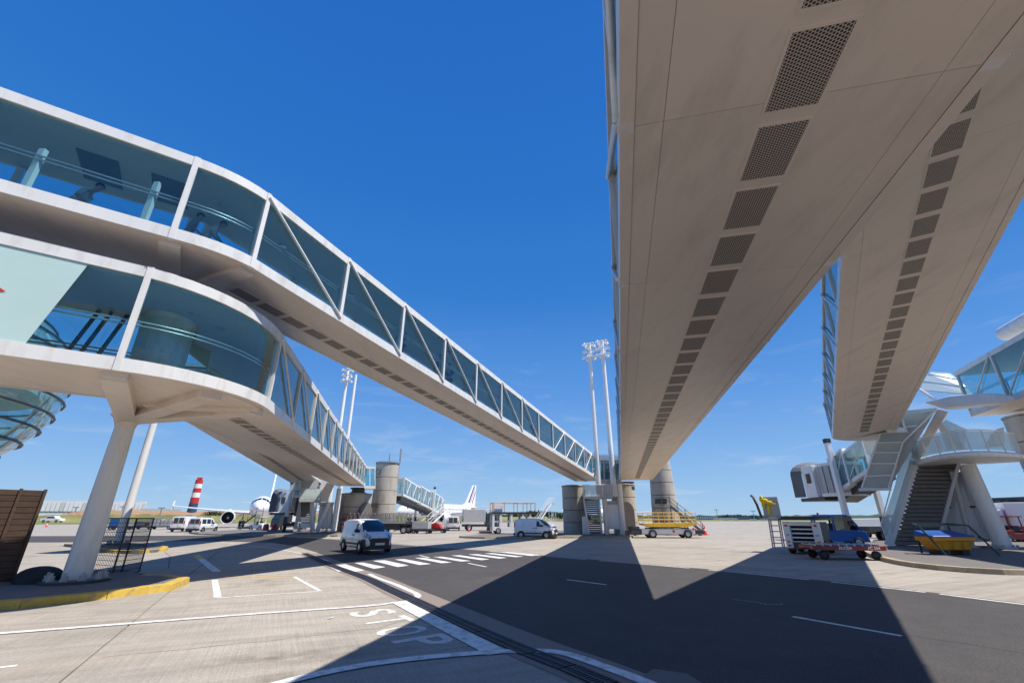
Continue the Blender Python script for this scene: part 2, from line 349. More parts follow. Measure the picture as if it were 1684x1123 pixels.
def text_obj(name, body, size, m, parent, loc, rot, extrude=.004, sx=1.0, sy=1.0, bold=0):
    cu = bpy.data.curves.new(name, 'FONT'); cu.body = body; cu.size = size; cu.extrude = extrude; cu.offset = bold
    cu.align_x = 'CENTER'; cu.align_y = 'CENTER'; cu.resolution_u = 3
    t = bpy.data.objects.new(name, cu); col.objects.link(t)
    dg = bpy.context.evaluated_depsgraph_get(); me = bpy.data.meshes.new_from_object(t.evaluated_get(dg))
    bpy.data.objects.remove(t); me.materials.clear(); me.materials.append(m)
    for v in me.vertices: v.co.x *= sx; v.co.y *= sy
    o = bpy.data.objects.new(name, me); col.objects.link(o)
    if parent: o.parent = parent
    o.location = loc; o.rotation_euler = rot
    return o

# ------------------------------------------------------------------ ground
base = MB(); base.add([(-3500,-3500,-.03),(3500,-3500,-.03),(3500,3500,-.03),(-3500,3500,-.03)], [(0,1,2,3)])
apron = struct('apron', base, CONC)
GA = R(-28)                                  # slab grid heading
gd = Vector((math.sin(GA), math.cos(GA), 0)); gn = Vector((gd.y, -gd.x, 0))
SL, SW = 7.6, 5.6
g0 = Vector((-5.45, 6.43, 0))                # a joint seen in the foreground passes here
slab_b = MB().box((0,0,-.06), (SW-.022, SL-.022, .12)); slab_me = slab_b.mesh('concrete_slab', CONC)
bmx = bmesh.new(); bmx.from_mesh(slab_me); bmesh.ops.bevel(bmx, geom=[e for e in bmx.edges if all(v.co.z > -.01 for v in e.verts)], offset=.008, segments=1, affect='EDGES'); bmx.to_mesh(slab_me); bmx.free()
for i in range(-8, 9):
    for j in range(-2, 11):
        c = g0 + gn*(i*SW - SW/2) + gd*(j*SL + 3.0)
        if abs(c.x) > 45 or c.y < -3: continue
        s_ = inst('concrete_slab', slab_me, apron, c + Vector((0,0,.03)), (0, 0, -GA))
        s_.location.z = c.z
# grass beyond the apron, earth bank, far field
def sheet(pts, z): return MB().add([(p[0], p[1], z) for p in pts], [tuple(range(len(pts)))])
GRASS = mat('dry_grass', (.165, .17, .05), .95, var=.35, vscale=.06, world_co=True, dirt=(.34, .27, .12), dirt_amt=.6, dirt_scale=.03)
struct('grass_field', sheet([(-3300, 90), (-150, 118), (60, 240), (400, 215), (3300, 240), (3300, 3300), (-3300, 3300)], -.015), GRASS)
# road
RFAR = [(-140,44),(-80,48.5),(-50,50.8),(-33,52.3),(-24.5,50.0),(-16.15,43.9),(-9.35,36.87),(.91,26.2),(7.59,18.8),(10.6,14.4),(11.9,11.5),(14.0,7),(18,0),(24,-10)]
RNEAR = [(9.5,-10),(6.5,-3),(4,2.4),(1.55,6.75),(.56,8.4),(-.85,10.9),(-2.05,12.8),(-3.6,15.2),(-5.6,18.1),(-7.2,20.7),(-11,27.5),(-15,33.5),(-19,38),(-26.1,40.3),(-36,38.2),(-80,35.5),(-140,31)]
struct('asphalt_road', sheet(RFAR+RNEAR, .004), ASPH)
def smooth(pts, k=4):
    P = [Vector((p[0], p[1])) for p in pts]; out = []
    for i in range(len(P)-1):
        a = P[max(i-1,0)]; b = P[i]; c = P[i+1]; d = P[min(i+2, len(P)-1)]
        for j in range(k):
            t = j/k; out.append(.5*((2*b)+(c-a)*t+(2*a-5*b+4*c-d)*t*t+(-a+3*b-3*c+d)*t**3))
    out.append(P[-1]); return out
def ribbon(pts, w, z, mb=None, w2=None):
    z -= .03
    mb = mb or MB(); P = [Vector((p[0], p[1])) for p in pts]; L_, R_ = [], []
    for i, p in enumerate(P):
        d = (P[min(i+1, len(P)-1)] - P[max(i-1, 0)]).normalized(); n = Vector((-d.y, d.x))
        ww = w if w2 is None else w+(w2-w)*i/(len(P)-1)
        L_.append(p+n*ww/2); R_.append(p-n*ww/2)
    vs_ = [(p.x, p.y, z) for p in L_]+[(p.x, p.y, z) for p in R_]; n = len(P)
    mb.add(vs_, [(i, n+i, n+i+1, i+1) for i in range(n-1)]); return mb
def gl(*px): return [gp(*p) for p in px]
def mark(name, mb, m=None): return struct(name, mb, m or PAINTW)
# drain channel along the road edge: aggregate band, cast grates, slot
DR = [(5.6,-2.2),(3.3,2.5),(1.5,5.7)]+[tuple(gp(*q)[:2]) for q in ((950,1105),(852,1066),(760,1025),(673,984),(636,967),(600,950))]+[(-7.4,20.2),(-11.3,26.6)]
DRs = smooth(DR, 6)
struct('drain_kerb_strip', ribbon([(p.x+.16, p.y+.10) for p in DRs], 1.0, .036), AGG)
gm = MB()
for i in range(-1, 2): gm.box((i*.145, 0, 0), (.03, .74, .03))
for k in range(13): gm.box((0, -.34+k*.0567, 0), (.33, .022, .026))
gm.box((0, 0, -.012), (.33, .745, .004))
g_me = gm.mesh('drain_grate', GRATE); dist = 0; acc = 0; drain = thing('drain_channel', 'dark cast drain channel running along the near road edge', 'drain', (DR[3][0], DR[3][1], 0))
L0 = DRs
for i in range(len(L0)-1):
    a, b = L0[i], L0[i+1]; ln = (b-a).length
    while acc < ln:
        p = a+(b-a)*(acc/ln); ang = math.atan2((b-a).y, (b-a).x) - R(90)
        q = Vector((p.x, p.y, .012))
        if q.y > 1: inst('drain_grate', g_me, drain, q, (0, 0, ang))
        acc += .77
    acc -= ln
# painted lines
mark('painted_stop_line', ribbon([gp(*p) for p in ((657,990),(740,1034),(820,1075))], .36, .0415), PAINTW)
mark('painted_lane_line', ribbon(smooth(gl((-60,1047),(0,1042),(220,1025),(440,1008),(600,997),(645,991.5),(672,988),(686,982),(685,977),(673,971),(650,961),(622,951),(607,944)), 5), .17, .0425))
mark('painted_lane_line', ribbon(smooth(gl((430,1133),(520,1110),(610,1093),(700,1082),(810,1073),(890,1071),(935,1077),(985,1094),(1040,1114),(1090,1135)), 5), .20, .0455))
mark('painted_edge_line', ribbon(smooth(gl((540,922),(480,907),(420,898),(340,891),(240,889)), 5), .13, .040))
E1 = [(-140,43.6),(-80,48.1),(-50,50.4),(-33,51.9),(-24.6,49.6),(-16.35,43.6),(-9.6,36.6)]
mark('painted_edge_line', ribbon(smooth(E1, 5), .14, .0392))
mark('painted_edge_line', ribbon([(-9.6,36.6),(-4,30.75)], .13, .0394))
ed = MB(); FE = smooth([(-1.3,28.2),(.70,26.0),(3.0,23.5),(7.40,18.6),(10.35,14.3),(11.65,11.5),(14,6)], 8); dd = 0
for i in range(len(FE)-1):
    if (i % 6) != 5: ribbon([FE[i], FE[i+1]], .13, .0394, ed)
mark('painted_dashed_edge_line', ed)
cd = MB()
for a, b in (((770,926),(800,932)),((932,953),(997,961.5)),((1304,1014),(1483,1046)),((690,913),(706,917)),((190,888.5),(225,889.5)),((295,889.5),(340,890))):
    ribbon([gp(*a), gp(*b)], .12, .0396, cd)
cd_o = mark('painted_centre_dashes', cd)
# zebra: each bar a piece
zc = thing('zebra_crossing', 'white zebra crossing painted across the service road', 'crossing', gp(740,920))
ZB = [[(537,929),(552,929),(570,938),(556,940)],[(550,929.9),(568,928),(600,938),(580,940.5)],[(583,925.6),(597,924.9),(634,932.5),(614.7,935.2)],[(613,922),(632.5,921),(672.4,929.8),(654,932.3)],
 [(649,919.8),(665,919.2),(709,927.3),(690,929)],[(681.5,917.3),(696.5,917),(743,924.8),(726.4,926)],[(712.3,915.7),(726.4,915.2),(774.6,922.3),(758,923.2)],[(741.4,913.2),(756.3,912.9),(805.4,919.5),(791.3,921)],
 [(769.7,911.5),(783.8,911),(833.7,917),(821.2,918.5)],[(796.3,909.9),(809.6,909.4),(861.1,914.9),(847.8,916)],[(821.2,907.9),(834.5,907.5),(886.9,912.4),(874.4,914)]]
for q in ZB:
    b_ = MB(); b_.add([gp(x_, y_)+Vector((0,0,.0102)) for x_, y_ in q], [(0,1,2,3)]); obj('painted_bar', b_, PAINTW, zc)
# parking box
bx_ = MB()
for a, b, w in (((353,953),(358,982),.17),((356,983),(527,972),.10),((527,972),(484,948),.12)): ribbon(gl(a, b), w, .0345, bx_)
mark('painted_parking_box', bx_); mark('painted_yellow_line', ribbon(gl((358,950),(484,946)), .15, .0351), PAINTY)
mark('painted_short_line', ribbon(gl((329,918),(357,940)), .28, .0345)); mark('painted_yellow_tip', ribbon(gl((322,912),(330,919)), .30, .0352), PAINTY)
mark('painted_yellow_line', ribbon(gl((640,890),(760,888),(870,893),(960,888)), .12, .0346), PAINTY)
mark('painted_yellow_line', ribbon(gl((1180,866),(1290,866)), .15, .0346), PAINTY)
mark('painted_short_line', ribbon(gl((-40,1102),(28,1094)), .10, .0347))
# STOP lettering, read by traffic coming from the left
LP = mat('worn_lettering_paint', (.66,.64,.59), .7, world_co=True, dirt=(.38,.345,.295), dirt_amt=.85, dirt_scale=9, dirt_lo=.46)
t0, t1 = gp(601,1025.6), gp(676,1015.5); UP = (t1-t0).normalized(); RT = Vector((UP.y, -UP.x, 0)); LH = (t1-t0).length
for ch, c_ in zip('STOP', ((613,1007.5),(639,1020.3),(661,1037),(699,1054))):
    c = gp(*c_); o = text_obj('painted_lettering', ch, 1.0, LP, None, (0,0,0), (0,0,0), extrude=0, bold=.015)
    xs = [v.co.x for v in o.data.vertices]; ys = [v.co.y for v in o.data.vertices]; w0 = max(xs)-min(xs); h0 = max(ys)-min(ys); cx_ = (max(xs)+min(xs))/2; cy_ = (max(ys)+min(ys))/2
    for v in o.data.vertices:
        q = c + RT*((v.co.x-cx_)/w0*.62) + UP*((v.co.y-cy_)/h0*LH); v.co = (q.x, q.y, .0052)
    o['kind'] = 'structure'
# cracks and patch
def crack(px, w, seed, n=14, m_=None, z=.0362):
    rnd = random.Random(seed); P = []; Q = gl(*px)
    for a, b in zip(Q, Q[1:]):
        for k in range(n): q = a.lerp(b, k/n); P.append((q.x+rnd.uniform(-.035,.035), q.y+rnd.uniform(-.035,.035)))
    P.append((Q[-1].x, Q[-1].y)); return ribbon(P, w, z)
struct('road_crack', crack([(930,945),(1000,958),(1243,1000),(1304,1011),(1483,1043),(1600,1060),(1720,1080)], .022, 1), JOINT)
struct('road_crack', crack([(655,915),(740,925),(930,945)], .02, 2), JOINT)
struct('slab_crack', crack([(165,1081),(420,1055),(620,1033),(700,1010)], .012, 5, 10, z=.0312), JOINT)
struct('slab_crack', crack([(262,900),(280,915),(276,935)], .03, 6, 10, z=.0312), JOINT)
struct('chalk_scrawl', crack([(1205,985),(1245,990),(1262,994),(1290,993)], .018, 9, 8, z=.0364), PAINTW)
struct('asphalt_patch', sheet([gp(1055,1113), gp(1075,1100), gp(1130,1108), gp(1180,1140), gp(1090,1160)], .0075), ISLE)
# islands -----------------------------------------------------------
def island(name, label, edge_px, closed_extra, top_m, kerb_m, h=.14, kw=.30, stone=1.0):
    edge = smooth(edge_px, 5); t = thing(name, label, 'traffic island', (edge[len(edge)//2].x, edge[len(edge)//2].y, 0))
    ins = []
    for k, p in enumerate(edge):
        d = (edge[min(k+1, len(edge)-1)]-edge[max(k-1, 0)]).normalized(); ins.append((p.x-d.y*.16, p.y+d.x*.16))
    allp = ins+list(closed_extra)
    obj('island_top', MB().prism(allp, -.02, h+.018), top_m, t)
    cum = 0; i = 0; seg = []; acc_ = 0
    pts = [edge[0]]
    for k in range(1, len(edge)):
        a = edge[k-1]; b = edge[k]; L_ = (b-a).length; pos = 0
        while acc_ + (L_-pos) >= stone:
            step = stone-acc_; pos += step; pts.append(a+(b-a)*(pos/L_)); acc_ = 0
        acc_ += L_-pos
    pts.append(edge[-1])
    for k in range(len(pts)-1):
        a, b = pts[k], pts[k+1]
        if (b-a).length < .05: continue
        d = (b-a).normalized(); n = Vector((-d.y, d.x))
        d0 = (pts[k]-pts[k-1]).normalized() if k else d; d2 = (pts[k+2]-pts[k+1]).normalized() if k+2 < len(pts) else d
        na = (n+Vector((-d0.y, d0.x))).normalized(); nb = (n+Vector((-d2.y, d2.x))).normalized()
        j = .006; jit = random.uniform(-.006, .006); a2 = a+d*j; b2 = b-d*j; hh = h+.03+jit
        P0 = [(a2-na*.04), (a2+na*kw)]; P1 = [(b2-nb*.04), (b2+nb*kw)]
        m_ = MB(); m_.hexa([(P0[0].x,P0[0].y,-.02),(P0[1].x,P0[1].y,-.02),(P0[1].x,P0[1].y,hh),(P0[0].x+n.x*.03,P0[0].y+n.y*.03,hh)], [(P1[0].x,P1[0].y,-.02),(P1[1].x,P1[1].y,-.02),(P1[1].x,P1[1].y,hh),(P1[0].x+n.x*.03,P1[0].y+n.y*.03,hh)])
        obj('kerb_stone', m_, kerb_m, t, bevel=.012)
    return t
def gxy(*px): return [tuple(gp(*p)[:2]) for p in px]
# (kerb outside = right hand of travel when n points inward/left)
island('kerbed_island', 'yellow kerbed island under the thick left column', gxy((-140,1013),(0,1003),(110,993),(220,978.5),(285,970),(308,963),(306,957),(285,953.5),(235,953.5)), [(-13.5,17.3),(-18,15),(-20,10)], ISLE, KERBY, stone=1.5)
island('kerbed_island', 'small yellow kerbed island around the thin rear column', gxy((150,905),(200,911),(250,909),(272,906),(276,903),(262,901)), [(-23.5,32.5),(-27.5,34.5),(-30.5,33)], ISLE, KERBY, stone=2.0)
island('kerbed_island', 'kerbed island with stone kerb at the foot of the centre tower', gxy((755,884),(800,886),(870,885.5),(930,885),(1030,885),(1040,882),(1042,880)), [(17,60),(24,66),(6,66),(-2,52)], ISLE, KERBG, stone=1.2)
island('kerbed_island', 'kerbed island under the far left stair tower', gxy((325,879),(400,881.5),(470,882),(550,882.5),(560,881)), [(-16,66),(-25,74),(-40,70),(-39,58)], ISLE, KERBG, stone=1.5)
island('kerbed_island', 'large stone kerbed island beneath the right hand stairs', gxy((1415,908),(1440,919),(1480,929),(1530,936),(1590,941.5),(1650,945),(1700,946),(1800,944)), [(30,16),(44,34),(40,46),(30,40),(22,30)], ISLE, KERBG, stone=.9)
# ------------------------------------------------------------------ glazed walkways
gb = MB().box((0,0,0), (.80,.48,.012)); 
for sg_ in (-1, 1): gb.box((0, sg_*.2525, -.004), (.87, .03, .022), mi=1); gb.box((sg_*.4175, 0, -.004), (.035, .475, .022), mi=1)
for cx__ in (-.4175, 0, .4175):
    for cy__ in (-.2525, .2525): gb.lathe((cx__, cy__, -.017), [(.007,-.002),(.007,.002)], 6, mi=2)
grille_me = gb.mesh('vent_grille', [GRILLE, SOFFIT, STEELD])
def arcpts(p1, p2, a1, a2, n):
    """hermite-like fillet in plan between two stations with headings a1 -> a2"""
    P1 = Vector(p1[:2]); P2 = Vector(p2[:2]); L_ = (P2-P1).length; k = L_*1.06
    T1 = Vector((math.sin(R(a1)), math.cos(R(a1))))*k; T2 = Vector((math.sin(R(a2)), math.cos(R(a2))))*k; out = []
    for i in range(1, n):
        t = i/n; h = (2*t**3-3*t**2+1)*P1+(t**3-2*t**2+t)*T1+(-2*t**3+3*t**2)*P2+(t**3-t**2)*T2
        out.append((h.x, h.y, p1[2]+(p2[2]-p1[2])*t, p1[3]+(p2[3]-p1[3])*t))
    return out
def walkway(name, label, S, bays, W, side, braces='', back_braces=None, grilles=(), lat_g=None, fas=.30, tfas=.27, beams=(), no_pane=(), rail=True, first_cap=True, last_cap=True, post_w=.13, glazing=G_TEAL):
    S = [Vector(s) for s in S]; n = len(S)
    P2 = [Vector((s[0], s[1])) for s in S]; Nn = []
    for i in range(n):
        d1 = (P2[i]-P2[i-1]).normalized() if i else (P2[1]-P2[0]).normalized()
        d2 = (P2[i+1]-P2[i]).normalized() if i < n-1 else d1
        if i == 0: d1 = d2
        d = (d1+d2).normalized(); sc_ = 1/max(.5, d.dot(d1)); Nn.append(Vector((d.y, -d.x))*side*sc_)
    def pt(u, lat, ref, h):
        i = min(int(u), n-2); f = u-i
        p = P2[i].lerp(P2[i+1], f); nn = Nn[i].lerp(Nn[i+1], f); k = 2 if ref == 'b' else 3
        z = S[i][k]+(S[i+1][k]-S[i][k])*f + h
        return Vector((p.x+nn.x*lat, p.y+nn.y*lat, z))
    t = thing(name, label, 'walkway', (S[n//2][0], S[n//2][1], S[n//2][2]), 'glazed elevated passenger walkways')
    def strip(mb, u0, u1, l0, l1, a, b):
        us = [u0]+[k for k in range(int(math.floor(u0))+1, int(math.ceil(u1))) if u0 < k < u1]+[u1]
        for x, y in zip(us, us[1:]):
            mb.hexa([pt(x,l0,*a), pt(x,l1,*a), pt(x,l1,*b), pt(x,l0,*b)], [pt(y,l0,*a), pt(y,l1,*a), pt(y,l1,*b), pt(y,l0,*b)])
        return mb
    e = n-1
    obj('lower_fascia', strip(MB(), 0, e, -.02, .12, ('b',0), ('b',fas)), WHITE, t)
    obj('lower_fascia', strip(MB(), 0, e, W-.12, W+.02, ('b',0), ('b',fas)), WHITE, t)
    obj('upper_fascia', strip(MB(), 0, e, -.02, .12, ('t',-tfas), ('t',0)), WHITE, t)
    obj('upper_fascia', strip(MB(), 0, e, W-.12, W+.02, ('t',-tfas), ('t',0)), WHITE, t)
    obj('roof', strip(MB(), 0, e, .121, W-.121, ('t',-.10), ('t',.03)), GREYP, t)
    obj('ceiling', strip(MB(), 0, e, .121, W-.121, ('t',-.30), ('t',-.26)), CEIL, t)
    obj('floor_deck', strip(MB(), 0, e, .121, W-.121, ('b',.05), ('b',.26)), FLOORIN, t)
    for (a, b) in bays:
        g = .003; 
        def uu(x, off):   # shrink by metres
            i = min(int(x), n-2) if off > 0 or x == int(x) and x == 0 else min(int(x-1e-6), n-2)
            return x + off/max(.05, (P2[i+1]-P2[i]).length)
        a_, b_ = uu(a, g), uu(b, -g)
        obj('soffit_panel', strip(MB(), a_, b_, .135, .42, ('b',.006), ('b',.05)), SOFFIT, t)
        obj('soffit_panel', strip(MB(), a_, b_, .425, W-.425, ('b',.006), ('b',.05)), SOFFIT, t)
        obj('soffit_panel', strip(MB(), a_, b_, W-.42, W-.135, ('b',.006), ('b',.05)), SOFFIT, t)
        if (a, b) not in no_pane: obj('glass_pane', strip(MB(), a, b, .035, .047, ('b',fas), ('t',-tfas)), glazing, t)
        obj('glass_pane', strip(MB(), a, b, W-.047, W-.035, ('b',fas), ('t',-tfas)), glazing, t)
    obj('soffit_edge_beam', strip(MB(), 0, e, -.012, .131, ('b',-.003), ('b',.002)), SOFFIT, t)
    obj('soffit_edge_beam', strip(MB(), 0, e, W-.131, W+.012, ('b',-.003), ('b',.002)), SOFFIT, t)
    def post(u, lat, w=post_w, dpt=.12, out=.035):
        i = min(int(u), n-2); d = (P2[i+1]-P2[i]).normalized(); dv = Vector((d.x, d.y, 0))*w/2
        s_ = -1 if lat < W/2 else 1
        q0, q1 = pt(u, lat+s_*out, 'b', -.004), pt(u, lat-s_*dpt, 'b', -.004); r0, r1 = pt(u, lat+s_*out, 't', .012), pt(u, lat-s_*dpt, 't', .012)
        obj('post', MB().hexa([q0-dv, q1-dv, q1+dv, q0+dv], [r0-dv, r1-dv, r1+dv, r0+dv]), WHITE, t)
    us = sorted({a for a, b in bays} | {b for a, b in bays})
    for u in us: post(u, 0); post(u, W)
    for k, (a, b) in enumerate(bays):
        c = braces[k] if k < len(braces) else ' '
        if c == '\\': p, q = pt(a, -.045, 't', -.12), pt(b, -.045, 'b', .12)
        elif c == '/': p, q = pt(a, -.045, 'b', .12), pt(b, -.045, 't', -.12)
        else: continue
        obj('brace', MB().tube([p, q], .042, 8), WHITE, t)
        dq = Vector((pt(0, W+.09, 'b', 0)-pt(0, 0, 'b', 0)).xy.to_3d())
        if c == '\\': p, q = pt(a, W+.045, 't', -.12), pt(b, W+.045, 'b', .12)
        else: p, q = pt(a, W+.045, 'b', .12), pt(b, W+.045, 't', -.12)
        obj('brace', MB().tube([p, q], .042, 8), WHITE, t)
    if rail:
        usr = [k for k in range(n)]
        for lat in (.22, W-.22):
            r_ = MB()
            for hh in (.26+.92, .26+1.02): r_.tube([pt(k, lat, 'b', hh) for k in usr], .022, 6)
            obj('handrail', r_, STEEL, t)
            for a in us: 
                if a in (us[0], us[-1]): continue
                obj('rail_post', MB().bar(pt(a, lat, 'b', .2), pt(a, lat, 'b', 1.3), .05), STEEL, t)
    for (u0, u1, pitch) in grilles:
        L_ = (pt(u1, 0, 'b', 0)-pt(u0, 0, 'b', 0)).length; cnt = int(L_/pitch); lg = lat_g if lat_g is not None else W/2
        for k in range(cnt):
            u = u0+(u1-u0)*(k+.5)/cnt; c = pt(u, lg, 'b', .004)
            X = (pt(min(u+.01, e), lg, 'b', 0)-pt(u-.01, lg, 'b', 0)).normalized(); i = min(int(u), n-2)
            Y = Vector((Nn[i].x, Nn[i].y, 0)).normalized(); Z = X.cross(Y).normalized(); Y = Z.cross(X)
            M_ = Matrix((X, Y, Z)).transposed()
            inst('vent_grille', grille_me, t, c, M_.to_euler())
    for u in beams:
        p, q = pt(u, .15, 'b', -.06), pt(u, W-.15, 'b', -.06)
        obj('soffit_beam', MB().bar(p, q, .45, .14), SOFFIT, t, bevel=.01)
    caps = ([0] if first_cap else [])+([e] if last_cap else [])
    for u in caps:
        dd_ = (.06 if u == 0 else -.06); i = 0 if u == 0 else n-2
        uu_ = u+dd_/(P2[i+1]-P2[i]).length
        obj('end_wall', MB().hexa([pt(u,.13,'b',.05), pt(u,W-.13,'b',.05), pt(u,W-.13,'t',-.1), pt(u,.13,'t',-.1)], [pt(uu_,.13,'b',.05), pt(uu_,W-.13,'b',.05), pt(uu_,W-.13,'t',-.1), pt(uu_,.13,'t',-.1)]), glazing, t)
    return t, pt
def dirv(a): return Vector((math.sin(R(a)), math.cos(R(a))))
def line_stations(p0, az, L_, nb, zb0, zb1, h):
    d = dirv(az); return [(p0[0]+d.x*L_*i/nb, p0[1]+d.y*L_*i/nb, zb0+(zb1-zb0)*i/nb, zb0+(zb1-zb0)*i/nb+h) for i in range(nb+1)]
# upper left walkway
d55 = dirv(55.3); P1 = (-8.40, 9.15); P2_ = (-7.21, 10.57)
A = [(P1[0]-d55.x*k, P1[1]-d55.y*k, 8.22, 10.76) for k in (11.2, 7.5, 3.8)]+[(P1[0], P1[1], 8.22, 10.76)]
B = line_stations(P2_, 22.49, 44.6, 13, 8.26, 5.62, 2.5)
S = A + arcpts(A[-1], B[0], 55.3, 22.49, 6) + B
bays = [(0,1),(1,2),(2,3),(3,9)]+[(9+i, 10+i) for i in range(13)]
up_l, upt = walkway('glazed_walkway', 'upper glazed walkway on the left with people inside, descending to the centre tower', S, bays, 2.75, -1, '    '+'\\'*7+' '+'/'*5, grilles=[(9.15, 22, .97)], lat_g=1.55, beams=(3, 9))
# lower left walkway
P1 = (-8.76, 9.29); P2_ = (-7.42, 13.14)
A = [(P1[0]-d55.x*k, P1[1]-d55.y*k, 4.86, 7.47) for k in (10.8, 7.2, 3.6)]+[(P1[0], P1[1], 4.86, 7.47)]
B = line_stations(P2_, -13.8, 46.2, 13, 4.90, 5.42, 2.4)
S = A + arcpts(A[-1], B[0], 55.3, -13.8, 10) + B
bays = [(0,1),(1,2),(2,3),(3,13)]+[(13+i, 14+i) for i in range(13)]
lo_l, lpt = walkway('glazed_walkway', 'lower glazed walkway on the left with curved glass bay above the thick column', S, bays, 3.3, -1, '    '+'\\'*13, grilles=[(13.3, 25.5, .97)], lat_g=1.45, beams=(3, 13), no_pane=())
# big frosted panel with red arrow on the lower walkway
fp = MB(); q = [lpt(1.02, .025, 'b', .3), lpt(2.58, .025, 'b', .3), lpt(2.70, .025, 't', -.28), lpt(1.02, .025, 't', -.28)]
off = (lpt(1, -.02, 'b', 0)-lpt(1, 0, 'b', 0)); fp.hexa(q, [v+off for v in q]); fpo = obj('frosted_panel', fp, G_FROST, lo_l, label='pale frosted panel with red arrow shape')
def lpq(u, h): return lpt(u, -.008, 'b', h)
obj('red_arrow', MB().extr([lpq(2.17, 1.55), lpq(2.33, 1.50), lpq(2.42, 1.32), lpq(2.17, 1.12)], (.004, .004, 0)), RED, fpo)
# far left walkway (to the far stair tower)
BL = [(-21.2+.213*k*-1, 0, 0) for k in range(1)]
d12 = dirv(-12.3); e0 = Vector((-24.6, 59.5)); st0 = e0-d12*34.2
S = line_stations(st0, -12.3, 34.2, 10, 8.0, 5.9, 2.5)
far_l, fpt = walkway('glazed_walkway', 'far left glazed walkway behind the lower one, ending at the far stair tower', S, [(i, i+1) for i in range(10)], 3.6, -1, '/'*10, grilles=[(0.2, 9.6, .97)])
# right hand near walkway
d1 = dirv(12.92); n1 = Vector((d1.y, -d1.x)); p0 = n1*.34 + d1*(-16.9)
S = line_stations(p0, 12.92, 68.4, 20, 5.62, 5.56, 2.5)
r1, r1pt = walkway('glazed_walkway', 'broad level walkway passing overhead right of centre, its underside with a strip of grilles', S, [(i, i+1) for i in range(20)], 3.28, 1, '\\'*6+'/'*14, grilles=[(2.0, 19.4, .985)], lat_g=1.63)
# right hand upper walkway, crosses above
d2 = dirv(32.755); n2 = Vector((d2.y, -d2.x)); s0 = -10.3
p0 = n2*2.0 + d2*s0; zz = lambda s_: 9.35-.065*s_
B = line_stations(p0, 32.755, 48.0, 14, zz(s0), zz(s0+48.0), 2.5)
lst = B[-1]; RC = 3.5; cc = Vector((lst[0], lst[1])) + n2*RC
arc = []
for k in range(1, 8):
    a = R(90*k/7); v = cc - n2*RC*math.cos(a) + d2*RC*.62*math.sin(a); arc.append((v.x, v.y, lst[2]-.02*k, lst[3]-.02*k))
S = B+arc
r2, r2pt = walkway('glazed_walkway', 'higher walkway at far right with rounded end, crossing above the near one', S, [(i, i+1) for i in range(14)]+[(14, 21)], 3.3, 1, '\\'*7+'/'*7, grilles=[(2.0, 13.7, .985)], last_cap=False)
# fourth walkway entering from the right edge
# fourth walkway, seen from its left flank at the right edge
d4 = dirv(21.9); n4 = Vector((d4.y, -d4.x)); s1 = 35.0; p0 = n4*16.0 + d4*(s1-22.8)
S = line_stations(p0, 21.9, 22.8, 6, 7.56, 7.5, 2.85)
r4, r4pt = walkway('glazed_walkway', 'glazed walkway at the right edge leading into the right hand stair tower', S, [(i, i+1) for i in range(6)], 3.2, 1, '\\'*6, grilles=[(.2, 5.8, .985)])
duct = MB(); a_ = pd(1652, 549, 37.5); b_ = pd(1730, 505, 34); duct.tube([a_, b_], .42, 16); dth = obj('roof_duct', duct, WHITE, None, loc=a_); tag(dth, 'white rounded duct lying on the roof of the right edge walkway', 'duct')

def away(px, py, d):
    q = pd(px, py, 1.0); v = Vector((q.x, q.y, 0)).normalized(); return v*d
def ex(mb, poly, D, depth, mi=0):
    """solid of real depth, front face surveyed at distance D"""
    c = poly[0]; return mb.extr([pd(x, y, D) for x, y in poly], away(c[0], c[1], depth), mi)
def at_ground(px, D, z=.15):
    q = pd(px, 860, D); return Vector((q.x, q.y, z))

# ------------------------------------------------------------------ round columns carrying the bays
def bolt_base(t, c, r, z):
    obj('base_plate', MB().lathe(c, [(r+.42, z), (r+.42, z+.06), (r+.1, z+.07)], 28), STEELD, t, bevel=.006)
    for k in range(10):
        a = 2*math.pi*k/10; p = Vector((c[0]+math.cos(a)*(r+.24), c[1]+math.sin(a)*(r+.24), 0)); m = MB()
        m.lathe(p, [(.10, z+.065), (.10, z+.11)], 12); m.lathe(p, [(.085, z+.11), (.085, z+.20)], 6); m.lathe(p, [(.035, z+.20), (.035, z+.27)], 8)
        obj('anchor_bolt', m, GREYP, t)
c1 = gp(123, 957, .15); q = Vector((c1.x, c1.y, .15)); sc1 = math.hypot(c1.x, c1.y)
t = thing('round_column', 'thick white round column bolted to the yellow kerbed island', 'column', (q.x, q.y, .15))
obj('shaft', MB().lathe((q.x, q.y, 0), [(.33, .17), (.315, 1.0), (.255, 4.6)], 40), WHITE, t)
bolt_base(t, (q.x, q.y, 0), .36, .165)
# bracket joining column head and bay
m = MB(); m.lathe((q.x, q.y, 0), [(.262, 4.5), (.29, 4.6), (.36, 4.76), (.46, 4.86)], 40); obj('head_bracket', m, SOFFIT, t)
br = MB()
for u in (3, 13, 8):
    p = lpt(u, .25, 'b', -.08); w = Vector((q.x, q.y, 4.74)); br.bar(w, p, .5, .22)
obj('bracket_arm', br, SOFFIT, t)
